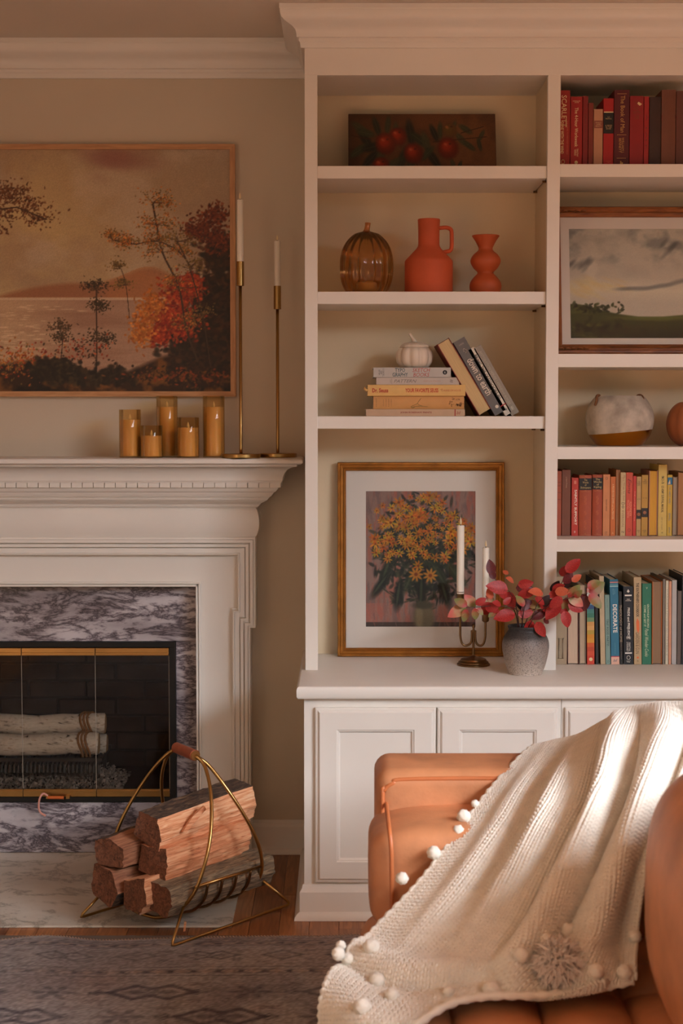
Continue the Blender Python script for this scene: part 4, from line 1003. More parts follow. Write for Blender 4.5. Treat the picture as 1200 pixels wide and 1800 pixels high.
# ================================================================== books on the right shelves
def row(specs, zs_, yrow, group, pybase, lean_deg=0):
    S_ = (XX(1100, pybase, yrow)-XX(1000, pybase, yrow))/100
    out = []
    for sp in specs:
        pl, pr_, pt, col, lab = sp[:5]; kw = sp[5] if len(sp) > 5 else {}
        kw = dict(kw); dy = kw.pop('dy', 0); Dp = kw.pop('Dp', .14); deco = kw.pop('deco', None); ld = kw.pop('lean', lean_deg)
        y = yrow+dy
        xa, xb = XX(pl, pybase, y)+.0003, XX(pr_, pybase, y)-.0003; T = xb-xa; H = ZZ(pt, y)-zs_
        a = math.radians(ld); T *= math.cos(a)
        # leaning left raises the left bottom corner, so rest on the right one
        zlift = T/2*math.sin(abs(a))
        t = make_book('book', lab, group, ((xa+xb)/2, y, zs_+.0004+zlift), T, H/math.cos(a), Dp, col, (0, -a, 0), **kw)
        if deco: deco(t, T, H, S_)
        out.append(t)
    return out
CR = (226, 196, 148); GLD = (196, 150, 84)
def rules(t, T, zs, col, r=.8, y=-.0002):
    for z in zs: patch(t, 'rule', -T*r/2, T*r/2, z-.0005, z+.0005, col, y)
def d_scar(t, T, H, s):
    text(t, 'SCARLETT', 55*s, 9*s, (.06*T, 0, H-36*s), CR, True, bold=.01); text(t, 'GONE WITH THE WIND', 56*s, 5.5*s, (-.06*T, 0, H-82*s), CR, True, bold=.02); text(t, 'THE SEQUEL TO MARGARET MITCHELLS', 58*s, 2*s, (.3*T, 0, H-82*s), (206, 120, 90), True)
    b = MB().tube([(3.0*s*math.cos(a), -.0004, 9*s+3.4*s*math.sin(a)) for a in [k*2*PI/14 for k in range(14)]], .0009, 5, True); b.build('round_mark', mat('ink_%d_%d_%d' % CR, CR), t); text(t, 'WARNER\nBOOKS', 6*s, 3*s, (0, 0, 4*s), CR)
def d_hour(t, T, H, s):
    text(t, 'EXPANDED AND\nUPDATED', 13*s, 4.5*s, (0, 0, H-9*s), CR); text(t, 'The 4-Hour Workweek', 68*s, 6*s, (0, 0, H-53*s), CR, True, bold=.005); text(t, 'TIMOTHY\nFERRISS', 14*s, 7*s, (0, 0, H-97*s), CR, True); text(t, 'CROWN', 11*s, 2.6*s, (0, 0, 2.6*s), CR)
    b = MB().sphere((0, 0, 8*s), 3*s, 12, 8); b.v = [(x, -.0004+y*.05, z) for x, y, z in b.v]; b.build('round_mark', MATS['ink_%d_%d_%d' % CR], t)
def d_slim(tx, col, fr=.5, ln=.5): 
    def f(t, T, H, s): text(t, tx, H*ln, T*.36, (0, 0, H*fr), col, True)
    return f
def d_tan(t, T, H, s):
    patch(t, 'label', -T/2+.001, T/2-.001, H-33*s, H-20*s, (136, 74, 60)); text(t, 'ESSAYS\nLAMB\nSELECT', 10*s, 9*s, (0, -.0003, H-26.5*s), (206, 168, 128))
def d_blk(t, T, H, s):
    patch(t, 'black_label', -T/2+.0003, T/2-.0003, H-61*s, H-25*s, (24, 22, 20)); patch(t, 'gold_rule', -T/2+.001, T/2-.001, H-25*s, H-23*s, CR)
    text(t, 'V S\nNAIPAUL', 11*s, 5*s, (0, -.0004, H-34*s), (190, 164, 120)); text(t, 'A BEND\nIN THE\nRIVER', 12*s, 8*s, (0, -.0004, H-50*s), (190, 164, 120)); text(t, 'VINTAGE\n1989', 9*s, 4*s, (0, 0, 9*s), (206, 90, 64))
def d_man(t, T, H, s):
    text(t, 'The Book of Man', 64*s, 7.5*s, (.06*T, 0, H-42*s), GLD, True); text(t, 'WILLIAM J.\nBENNETT', 27*s, 9*s, (0, 0, H-96*s), GLD, True); rules(t, T, (H-7*s, H-78*s, 15*s), GLD, .62)
    b = MB(); b.box(-2.6*s, 2.6*s, -.0004, 0, 4*s, 5*s); b.box(-2*s, 0, -.0004, 0, 5*s, 10*s); b.box(.4*s, 2.6*s, -.0004, 0, 5*s, 8*s); b.build('press_mark', mat('ink_%d_%d_%d' % GLD, GLD), t)
def d_red(t, T, H, s):
    text(t, 'THE\nGAY\nWITH\nLIFE', 13*s, 30*s, (0, 0, H-25*s), (120, 60, 34)); b = MB(); b.prism([(3*s, H-10*s), (9*s, H-14*s), (5*s, H-17*s), (.5*s, H-13*s)], -.0005, 0); b.build('torn_label', mat('ink_%d_%d_%d' % CR, CR), t)
def d_drk(t, T, H, s):
    rules(t, T, (H-12*s, H-19*s), (82, 56, 40), .7)
    for z in (40, 64, 92): text(t, '&', 6*s, 6*s, (0, 0, H-z*s), (82, 56, 40))
def d_band(t, T, H, s): patch(t, 'band', -T/2, T/2, H-50*s, H-44*s, (96, 36, 30))
row([(976.5, 1001.2, 159, (158, 36, 24), 'red jacketed book with large cream lettering at the divider, top right shelf', dict(deco=d_scar)),
     (1001.8, 1022.6, 170, (156, 26, 22), 'red book with cream serif title, second along the top right shelf', dict(deco=d_hour)),
     (1023.4, 1032.6, 169, (130, 26, 22), 'slim dark red book, third along the top right shelf', dict(deco=d_slim('GREAT EXPECTATIONS', (96, 40, 30)))),
     (1033.2, 1042, 181, (128, 46, 30), 'slim rust book, short and plain, on the top right shelf', dict(dy=.004)),
     (1042.6, 1058.6, 192, (186, 136, 106), 'tan cloth book with small maroon label, shortest on the top right shelf', dict(deco=d_tan)),
     (1059.4, 1077.6, 173, (168, 24, 24), 'bright red book with black title block on the top right shelf', dict(deco=d_blk)),
     (1078.2, 1105, 158, (84, 18, 24), 'tall maroon book with gold lettering and rules on the top right shelf', dict(deco=d_man, dy=-.004)),
     (1105.6, 1130, 169, (144, 26, 28), 'worn crimson book with a torn pale label on the top right shelf', dict(deco=d_red)),
     (1130.6, 1139.4, 169.7, (158, 30, 28), 'slim plain crimson book beside the dark brown one', dict(deco=d_slim('A TALE', (110, 40, 30)))),
     (1140, 1160.6, 170.7, (58, 34, 28), 'dark brown leather book on the top right shelf', dict(deco=d_drk, round_=.002)),
     (1161.2, 1186.4, 158, (112, 66, 48), 'tall brown cloth book with faint red band, left of a matching pair', dict(deco=d_band, round_=.002)),
     (1187, 1212, 160, (98, 54, 42), 'tall brown cloth book with faint red band, right of a matching pair', dict(deco=d_band, round_=.002))],
    ZR1, .06, 'books on the top right shelf', 285)

def d_saint(t, T, H, s): text(t, 'SAINTLY SUPPORT', 62*s, 4.2*s, (.1*T, 0, H-52*s), (240, 226, 206), True, bold=.03); text(t, 'A PRAYER FOR EVERY PROBLEM', 58*s, 1.6*s, (-.22*T, 0, H-54*s), (220, 130, 100), True); patch(t, 'square_mark', -2*s, 2*s, H-11*s, H-5*s, (220, 130, 106)); text(t, '8', 2.4*s, 4*s, (0, 0, 7*s), (230, 210, 190))
def d_works(w_):
    def f(t, T, H, s):
        patch(t, 'black_label', -T/2+.0004, T/2-.0004, H-26*s, H-5.5*s, (30, 26, 22), -.0034); text(t, 'The\nWorks\nof\n'+w_, T*.8, 18*s, (0, -.0037, H-15.5*s), (206, 176, 116))
        for z in (H-3*s, H-28*s, 3*s): text(t, '~^~', T*.72, 2.2*s, (0, -.0034, z), (196, 132, 72))
        for z in (.55, .38, .62, .22, .14): text(t, '§', 5*s, 8*s, (0, -.0034, H*z), (184, 92, 52))
    return f
def d_peng(t, T, H, s): text(t, 'GRAHAM GREENE', 21*s, 2.6*s, (0, 0, H*.5), (96, 62, 40), True); text(t, 'O', 4*s, 5*s, (0, 0, H-7*s), (110, 74, 50)); text(t, 'PE\nN', 4*s, 5*s, (0, 0, 5*s), (110, 74, 50))
def d_org(t, T, H, s): text(t, 'A PRAYER FOR OWEN and the PRINCESS', 62*s, 3*s, (0, 0, H-44*s), (240, 206, 150), True); text(t, 'A', 2.4*s, 3*s, (0, 0, 5*s), (240, 206, 150))
def d_wing(t, T, H, s):
    text(t, 'Mere Wings for God', 44*s, 3.4*s, (.12*T, 0, H-27*s), (150, 84, 60), True); text(t, 'EVERSON', 28*s, 3.6*s, (0, 0, H-81*s), (150, 110, 80), True); text(t, 'Reflections on the', 30*s, 1.6*s, (-.25*T, 0, H-24*s), (160, 110, 84), True)
    for z, c_, f_ in ((H-55*s, (70, 50, 40), 1), (H-61*s, (40, 30, 26), .7)):
        q = [(2.6*s*f_*math.sin(a)**3*1.0, -.0004, z+2.4*s*f_*(math.cos(a)-.4*math.cos(2*a)-.1*math.cos(3*a))) for a in [k*2*PI/20 for k in range(20)]]
        MB().tube(q, .0006, 5, True).build('heart_mark', mat('ink_%d_%d_%d' % c_, c_), t)
    text(t, 'N', 4*s, 4*s, (0, 0, 7*s), (90, 66, 50))
def d_emma(t, T, H, s): text(t, 'Emma', 26*s, 6*s, (0, 0, H-24*s), (92, 34, 26), True, shear=.5); text(t, 'ALEXANDER\nMCCALL SMITH', 31*s, 8*s, (0, 0, H-64*s), (232, 150, 118), True); b = MB().tube([(2.2*s*math.cos(a), -.0004, 10*s+2.6*s*math.sin(a)) for a in [k*2*PI/14 for k in range(14)]], .0004, 5, True); b.build('round_mark', mat('ink_92_34_26', (92, 34, 26)), t)
def d_port(z0, z1):
    def f(t, T, H, s):
        patch(t, 'dark_block', -T/2+.0002, T/2-.0002, z0*s, z1*s, (44, 38, 34)); b = MB().sphere((0, 0, (z0+z1)/2*s), 3*s, 12, 8); b.v = [(x, -.0005+y*.05, z) for x, y, z in b.v]; b.build('portrait', mat('ink_150_92_54', (150, 92, 54)), t)
        text(t, 'THE\nFAMILY\nDAYS', T*.7, 8*s, (0, 0, H-12*s), (70, 48, 28)); text(t, 'H  N', T*.6, 2*s, (0, 0, H*.62), (70, 48, 28)); text(t, 'NOVEL\nCO', T*.6, 5*s, (0, 0, 8*s), (70, 48, 28))
    return f
def d_army(t, T, H, s): text(t, 'FM 21-76   US ARMY SURVIVAL MANUAL', 64*s, 4.6*s, (0, 0, H-52*s), (70, 58, 34), True, bold=.02); text(t, 'DEPT OF THE ARMY', 22*s, 1.8*s, (-.05*T, 0, 22*s), (120, 98, 60), True); text(t, '*', 3*s, 3*s, (0, 0, 6*s), (70, 58, 34))
def d_hardy(t, T, H, s):
    patch(t, 'blue_label', -T/2+.0003, T/2-.0003, H-17*s, H-4.5*s, (44, 112, 150)); b = MB(); b.prism([(-T*.4, H-16*s), (0, H-8*s), (T*.1, H-16*s)], -.0006, 0); b.build('sail_mark', mat('ink_220_200_150', (220, 200, 150)), t)
    text(t, 'THE HARDY FAMILY', 32*s, 3.4*s, (0, 0, H-36*s), (52, 104, 130), True); text(t, 'SEWELL', 14*s, 3.4*s, (0, 0, H-74*s), (52, 104, 130), True); text(t, 'BOOKS', 10*s, 3*s, (0, 0, 10*s), (52, 104, 130), True)
def d_jd(t, T, H, s): text(t, 'J. Dark Prince', 19*s, 2.6*s, (0, 0, H-22*s), (226, 190, 150), True)
def d_o1(t, T, H, s):
    for z in (20, 26, 38, 50): text(t, 'WAR', T*.8, 2.2*s, (0, 0, H-z*s), (96, 40, 26))
row([(974, 986, 828, (164, 76, 44), 'orange-brown book half behind the divider on the colour-sorted shelf', dict(deco=d_o1)),
     (986.7, 1002, 826, (122, 68, 44), 'plain brown book, second from the divider on the colour-sorted shelf', dict(deco=d_jd)),
     (1003.6, 1015.8, 840, (190, 54, 36), 'red paperback with bold white capitals on the colour-sorted shelf', dict(deco=d_saint)),
     (1016.4, 1039, 835.5, (166, 74, 42), 'wider of two orange cloth books with black title labels', dict(deco=d_works('Shakespeare'), round_=.0032)),
     (1039.8, 1057.8, 834.5, (164, 70, 40), 'narrower of two orange cloth books with black title labels', dict(deco=d_works('Kipling'), round_=.0032)),
     (1058.6, 1071.2, 834, (208, 134, 84), 'pale orange paperback with tiny dark author name', dict(deco=d_peng)),
     (1071.8, 1081, 838, (202, 108, 46), 'orange paperback with long cream script title', dict(deco=d_org)),
     (1081.4, 1089, 826, (166, 112, 68), 'tall tan book between the orange and cream paperbacks', dict(dy=.012)),
     (1089.4, 1098.6, 830.7, (206, 178, 130), 'cream paperback with a small heart on its spine', dict(deco=d_wing)),
     (1099, 1111, 830.7, (204, 80, 54), 'coral red book with dark script title', dict(deco=d_emma)),
     (1111.4, 1117.2, 837, (198, 54, 42), 'thin scarlet paperback right of the coral book', dict(deco=d_slim('THE LITTLE PRINCESS', (236, 150, 120)))),
     (1117.6, 1125.8, 838, (190, 152, 96), 'worn cream book with dark portrait block, left of two alike', dict(deco=d_port(30, 46))),
     (1126.4, 1138, 835, (188, 142, 58), 'mustard book with dark portrait block, right of two alike', dict(deco=d_port(33, 49))),
     (1139.4, 1155, 827, (176, 128, 112), 'pink book turned page side out with gilt edges', dict(reverse=True, pages=(214, 160, 66), dy=-.006)),
     (1155.6, 1171, 817, (214, 182, 96), 'tall yellow manual with black capitals on the colour-sorted shelf', dict(deco=d_army, dy=-.008)),
     (1171.4, 1180.4, 835, (208, 168, 56), 'yellow book with blue picture at the top of its spine', dict(deco=d_hardy)),
     (1181, 1189.4, 838, (150, 116, 86), 'book turned page side out with grey page edges', dict(reverse=True, pages=(164, 150, 132))),
     (1190, 1203, 830, (150, 100, 64), 'brown book with tan page edges at the right end of the colour-sorted shelf', dict(reverse=True, pages=(176, 126, 84)))],
    ZR4, .125, 'colour-sorted books on the fourth right shelf', 940)

def d_binder(t, T, H, s):
    b = MB(); x = -T*.02; q = [(-3.4*s, 11*s), (3.4*s, 11*s), (3.4*s, 46*s), (-3.4*s, 46*s)]
    b.tube([(a, -.002, z) for a, z in q], .0011, 6, True)
    for z in (11*s, 46*s): b.sphere((-4.4*s, -.0015, z), .0016, 8, 6); b.sphere((4.4*s, -.0015, z), .0016, 8, 6)
    b.build('label_holder', mat('nickel', (150, 140, 128), .3, 1), t, smooth=True)
def d_strp(t, T, H, s):
    cols = [(206, 140, 130), (190, 190, 180), (120, 150, 150), (110, 150, 160), (50, 80, 120), (70, 130, 120), (60, 120, 100), (110, 140, 100), (206, 150, 84), (214, 160, 96), (180, 150, 60), (210, 140, 40), (214, 150, 50), (206, 90, 40), (190, 70, 36), (206, 80, 50)]
    z = H
    for k, c_ in enumerate(cols): h = (H-16*s)/len(cols); patch(t, 'stripe', -T/2+.0002, T/2-.0002, z-h, z, c_); z -= h
    patch(t, 'stripe', -T/2+.0002, T/2-.0002, 0, 15.5*s, (200, 66, 44))
    b = MB().sphere((0, 0, 9*s), 3.2*s, 14, 8); b.v = [(x, -.0006+y*.05, zz) for x, y, zz in b.v]; b.build('round_mark', mat('ink_%d_%d_%d' % CR, CR), t)
def d_tiny(t, T, H, s): text(t, 'TINY FOOD PARTY!', 47*s, 4*s, (0, 0, H*.46), (60, 84, 82), True, bold=.015); text(t, 'TERI LYN', 16*s, 2*s, (0, 0, H-14*s), (90, 112, 108), True); text(t, 'O', 3*s, 4*s, (0, 0, 5*s), (60, 84, 82))
def d_deco(t, T, H, s):
    text(t, 'DECORATE', 50*s, 7.4*s, (.06*T, 0, H*.54), (232, 226, 212), True, bold=.02); text(t, 'Holly\nBecker', 11*s, 5*s, (0, 0, H-22*s), (110, 160, 176), True); text(t, 'CHRONICLE', 20*s, 1.8*s, (0, 0, 28*s), (90, 150, 168), True)
    patch(t, 'pink_band', -T/2+.0002, T/2-.0002, 0, 13*s, (222, 176, 154)); text(t, 'bd', 7*s, 5*s, (0, -.0006, 7*s), (60, 90, 120), shear=.4)
    for z, c_ in ((4, (206, 128, 120)), (8, (90, 150, 160)), (11, (150, 190, 190)), (2, (44, 96, 120))): patch(t, 'stripe', -T/2+.0002, T/2-.0002, H-(z+2)*s, H-z*s, c_)
    patch(t, 'stripe', -T/2+.0002, T/2-.0002, 13*s, 14.4*s, (190, 50, 70))
def d_theo(t, T, H, s): text(t, 'THEOLOGY of HOME', 66*s, 4.2*s, (0, 0, H*.56), (170, 150, 124), True); text(t, 'CARRIE GRESS', 34*s, 1.6*s, (0, 0, H*.2), (120, 104, 88), True)
def d_pride(t, T, H, s):
    W_ = (224, 218, 206); text(t, 'PRIDE and PREJUDICE', 54*s, 5.4*s, (0, 0, H*.53), W_, True, bold=.02)
    for z in (H-16*s, 20*s): patch(t, 'rule', -6*s, 6*s, z-1.2*s, z+1.2*s, W_)
    text(t, 'JANE\nAUSTENS', 10*s, 4.4*s, (0, 0, H-24*s), W_); text(t, 'SOON\nTO BE', 8*s, 5*s, (0, 0, H*.34), W_); text(t, 'MARTHA\nSTEWART', 17*s, 7*s, (0, 0, H*.225), W_, True)
    b = MB(); b.tube([(3*s*math.cos(a), -.0004, 12*s+3.4*s*math.sin(a)) for a in [k*2*PI/14 for k in range(14)]], .0006, 5, True)
    b.prism([(-2.4*s, H-9*s), (0, H-5*s), (2.4*s, H-9*s), (0, H-11.5*s)], -.0005, 0); b.build('round_mark', mat('ink_%d_%d_%d' % W_, W_), t)
    text(t, 'RANDOM\nHOUSE', 7*s, 3.4*s, (0, 0, 5*s), W_)
def d_south(t, T, H, s):
    text(t, "THE SOUTHERNER'S COOKBOOK", 60*s, 5.2*s, (0, 0, H-40*s), (56, 48, 40), True, bold=.03); text(t, 'GARDEN & GUN', 38*s, 6*s, (-.06*T, 0, 38*s), (84, 70, 54), True)
    b = MB(); b.prism([(-1*s, H-72*s), (2.6*s, H-78*s), (3*s, H-92*s), (1*s, H-99*s), (-2*s, H-92*s), (-2.6*s, H-80*s)], -.0005, 0); b.build('fish_mark', mat('ink_226_112_60', (226, 112, 60)), t)
    b = MB().sphere((0, 0, 12*s), 2*s, 10, 6); b.v = [(x, -.0005+y*.05, z) for x, y, z in b.v]; b.build('orange_dot', MATS['ink_226_112_60'], t); text(t, 'B', 2*s, 3*s, (0, 0, 6*s), (84, 70, 54)); text(t, 'FROM THE EDITORS OF', 24*s, 1.5*s, (.28*T, 0, 38*s), (110, 92, 70), True)
def d_green(t, T, H, s):
    c_ = (196, 206, 170); text(t, 'COME and GET IT', 38*s, 3.4*s, (-.2*T, 0, H*.6), c_, True, bold=.015); text(t, 'GROWNUP RECIPES', 42*s, 3.4*s, (.14*T, 0, H*.6), c_, True, bold=.015); text(t, 'Pastel Wooden Cooks', 50*s, 6.5*s, (0, 0, H*.27), c_, True, shear=.45); text(t, 'V', 3*s, 4*s, (0, 0, H-8*s), c_)
lr = 1.6
bindr = row([(974, 996, 1014, (166, 144, 116), 'beige binder box with nickel label holder at the divider', dict(deco=d_binder, Dp=.18, lean=0))], zc, .105, 'books on the counter', 1168)[0]
bindr['category'] = 'binder'
row([(996.8, 1017, 1039, (84, 34, 28), 'maroon book turned page side out with thick cream pages', dict(reverse=True, pages=(206, 178, 152), lean=.5)),
     (1018, 1029.6, 1028, (126, 112, 96), 'grey book page side out behind the red leaves', dict(reverse=True, pages=(186, 162, 136), lean=.8, Dp=.17)),
     (1031.4, 1044.6, 1034, (200, 66, 44), 'book with rainbow striped spine on the counter', dict(deco=d_strp, lean=.8, Dp=.17)),
     (1046.4, 1051.8, 1020, (34, 32, 32), 'slim black book right of the rainbow spine', dict(lean=1.2, Dp=.18)),
     (1055.2, 1063.8, 1013, (190, 166, 132), 'tall plain cream book on the counter', dict(lean=lr, Dp=.19)),
     (1064.4, 1072.8, 1046, (124, 152, 142), 'short pale teal book with dark capitals', dict(deco=d_tiny, lean=lr)),
     (1073.6, 1088.6, 1019, (44, 112, 138), 'blue book with big white capitals and a pink foot', dict(deco=d_deco, lean=lr, Dp=.19)),
     (1089.4, 1094.6, 1040, (36, 32, 30), 'thin black book with faint lettering between blue and black spines', dict(deco=d_theo, lean=lr)),
     (1095.6, 1113, 1031, (24, 25, 30), 'black book with white title and white rules on the counter', dict(deco=d_pride, lean=.9, Dp=.16)),
     (1114, 1127.4, 1015, (186, 158, 118), 'tall tan cookbook with an orange fish mark', dict(deco=d_south, lean=.9, Dp=.20)),
     (1128, 1144.4, 1026, (38, 112, 84), 'green book with pale script lettering on the counter', dict(deco=d_green, lean=.6, Dp=.18)),
     (1145.2, 1163, 1022, (190, 104, 44), 'orange covered book page side out on the counter', dict(reverse=True, pages=(146, 116, 90), lean=.4, Dp=.19)),
     (1164, 1168.2, 1018, (128, 118, 106), 'thin grey magazine right of the orange book', dict(lean=.4, Dp=.2)),
     (1168.8, 1174, 1021, (206, 196, 170), 'thin cream magazine with tiny lettering', dict(deco=d_slim('GARDEN LIVING QUARTERLY', (110, 116, 110), .5, .8), lean=.4, Dp=.2)),
     (1174.6, 1179.2, 1022, (214, 150, 116), 'thin peach magazine on the counter', dict(lean=.4, Dp=.2)),
     (1179.8, 1188.4, 1020, (176, 172, 168), 'light grey magazine volume right of the peach one', dict(lean=.4, Dp=.2)),
     (1189, 1196.2, 1039, (96, 84, 76), 'brown-grey short book near the right end of the counter row', dict(lean=0)),
     (1196.8, 1206, 1012, (40, 38, 40), 'tall charcoal book at the right end of the counter row', dict(lean=0, Dp=.2))],
    zc, .105, 'books on the counter', 1168)

# ================================================================== planter bowl and copper gourd on the third right shelf
yv = .17; cx, R = cxr(1029, 1148, 740, yv); S = R/59.5
bw_ = thing('planter_bowl', 'round concrete hanging planter dipped in gold on the third right shelf', 'planter', (cx, yv, ZR3+.0004))
def bowl_mat():
    m = bpy.data.materials.new('concrete_gold'); m.use_nodes = True; nt = m.node_tree; N = nt.nodes; Lk = nt.links; b = N['Principled BSDF']
    tc = N.new('ShaderNodeTexCoord'); sp = N.new('ShaderNodeSeparateXYZ'); Lk.new(tc.outputs['Object'], sp.inputs[0])
    ma = N.new('ShaderNodeMath'); ma.operation = 'MULTIPLY_ADD'; ma.inputs[1].default_value = -.09; Lk.new(sp.outputs['X'], ma.inputs[0]); Lk.new(sp.outputs['Z'], ma.inputs[2])
    gt = N.new('ShaderNodeMath'); gt.operation = 'GREATER_THAN'; gt.inputs[1].default_value = 24*S; Lk.new(ma.outputs[0], gt.inputs[0])
    n = N.new('ShaderNodeTexNoise'); n.inputs['Scale'].default_value = 22; n.inputs['Detail'].default_value = 6; Lk.new(tc.outputs['Object'], n.inputs['Vector'])
    r = N.new('ShaderNodeValToRGB'); r.color_ramp.elements[0].position = .3; r.color_ramp.elements[1].position = .7; r.color_ramp.elements[0].color = (*lin((150, 138, 124)), 1); r.color_ramp.elements[1].color = (*lin((206, 192, 174)), 1); Lk.new(n.outputs['Fac'], r.inputs[0])
    mx_ = N.new('ShaderNodeMix'); mx_.data_type = 'RGBA'; Lk.new(gt.outputs[0], mx_.inputs[0]); mx_.inputs[6].default_value = (*lin((186, 126, 44)), 1); Lk.new(r.outputs[0], mx_.inputs[7]); Lk.new(mx_.outputs[2], b.inputs['Base Color'])
    iv = N.new('ShaderNodeMath'); iv.operation = 'SUBTRACT'; iv.inputs[0].default_value = 1; Lk.new(gt.outputs[0], iv.inputs[1]); Lk.new(iv.outputs[0], b.inputs['Metallic'])
    rg = N.new('ShaderNodeMath'); rg.operation = 'MULTIPLY_ADD'; rg.inputs[1].default_value = .6; rg.inputs[2].default_value = .22; Lk.new(gt.outputs[0], rg.inputs[0]); Lk.new(rg.outputs[0], b.inputs['Roughness'])
    return m
pr = [(p.x, p.z) for p in bezier([(.6*S, 0, .3*S), (36*S, 0, 0), (44*S, 0, 6*S), (54*S, 0, 20*S), (59.5*S, 0, 42*S), (57*S, 0, 62*S), (49*S, 0, 78*S), (42*S, 0, 86*S), (40*S, 0, 86.5*S), (45*S, 0, 78*S), (53*S, 0, 60*S), (54*S, 0, 40*S), (40*S, 0, 12*S), (.6*S, 0, 8*S)], 4)]
MB().lathe([(max(.0004, r), z) for r, z in pr], 56, caps=False).build('bowl', bowl_mat(), bw_, auto=60)
M_ROPE = mat('brown_cord', (120, 78, 46), .9, var=.2, vscale=80)
for sx, px in ((-1, -47), (1, 38)):
    MB().tube(bezier([(px*S, -26*S, 70*S), (px*S+2*S*-sx, -27*S, 79*S), (px*S+3*sx*-S, -22*S, 86*S), (px*S-8*sx*S, -16*S, 88*S), (px*S-12*sx*S, -10*S, 83*S)], 5), .0042, 8).build('cord', M_ROPE, bw_, smooth=True)
yv = .15; cx, R = cxr(1171, 1256, 745, yv); S = R/42.5
co2 = thing('copper_gourd', 'round burnt orange gourd at the right edge of the third right shelf', 'gourd', (cx, yv, ZR3+.0004))
MB().lathe([(max(.001, p.x), p.z) for p in bezier([(.5*S, 0, 1*S), (20*S, 0, 0), (36*S, 0, 14*S), (42.5*S, 0, 38*S), (36*S, 0, 62*S), (20*S, 0, 76*S), (.5*S, 0, 74*S)], 4)], 60, fn=rib(10, .05), caps=False).build('gourd_body', mat('burnt_orange', (156, 88, 48), .5, var=.2, vscale=16), co2, smooth=True)
MB().tube([(0, 0, 74*S), (.003, 0, 84*S), (.009, 0, 92*S)], [.007, .005, .006], 8).build('stem', mat('dry_stem', (96, 70, 44), .8), co2, smooth=True)

# ================================================================== candelabra
py_ = 1169; q = PZ(831.7, py_, zc); yv = q.y; S = (XX(900, py_, yv)-XX(800, py_, yv))/100
cb = thing('candelabra', 'two-armed aged brass candelabra with ivory tapers on the counter', 'candelabra', (q.x, yv, zc))
zz_ = lambda p: ZZ(p, yv)-zc
MB().lathe([(.0005, .0002), (29*S, .0002), (29*S, 2.5*S), (26.5*S, 4*S), (26.5*S, 6*S), (23*S, 8.5*S), (22*S, 11*S), (17*S, 13*S), (8*S, 15*S), (3*S, 17*S), (.0005, 17*S)], 48).build('base', M_ABRASS, cb, auto=28)
MB().lathe([(2.3*S, 15*S), (2.1*S, 30*S), (2.3*S, zz_(1112)), (3.2*S, zz_(1110)), (2.4*S, zz_(1107)), (1.6*S, zz_(1105.5)), (3.2*S, zz_(1101)), (2.6*S, zz_(1098)), (.0005, zz_(1096.5))], 20).build('stem', M_ABRASS, cb, auto=50)
for sx, xc, cup0, cup1, can1, tip, rc, tilt_ in ((-1, 808.3, 1055, 1040, 923.5, 909, 6.2, .035), (1, 852.5, 1093, 1077, 962.5, 950, 5.6, -.0)):
    ex = (xc-831.7)*S
    p_ = [(sx*3.0*S, 0, zz_(1108)), (sx*3.2*S, 0, zz_(1122)), (sx*5.5*S, 0, zz_(1131)), (ex*.58, 0, zz_(1135)), (ex*.85, 0, zz_(1131)), (ex*.98, 0, zz_(1120)), (ex, 0, zz_(1105)), (ex, 0, zz_(cup0)-.001)]
    MB().tube(bezier(p_, 6), 2.0*S, 10).build('arm', M_ABRASS, cb, smooth=True)
    MB().lathe([(2.4*S, zz_(cup0)-.002), (5.4*S, zz_(cup0)+.0015), (6.2*S, zz_(cup0)+.004), (6.4*S, zz_(cup1)-.002), (7.3*S, zz_(cup1)), (6.4*S, zz_(cup1)+.0003), (5.8*S, zz_(cup1)-.006), (.0005, zz_(cup1)-.007)], 24, ex).build('cup', M_ABRASS, cb, auto=40)
    taper(cb, rc*1.05*S, zz_(cup1)-.006, zz_(can1), zz_(tip), cx=ex)

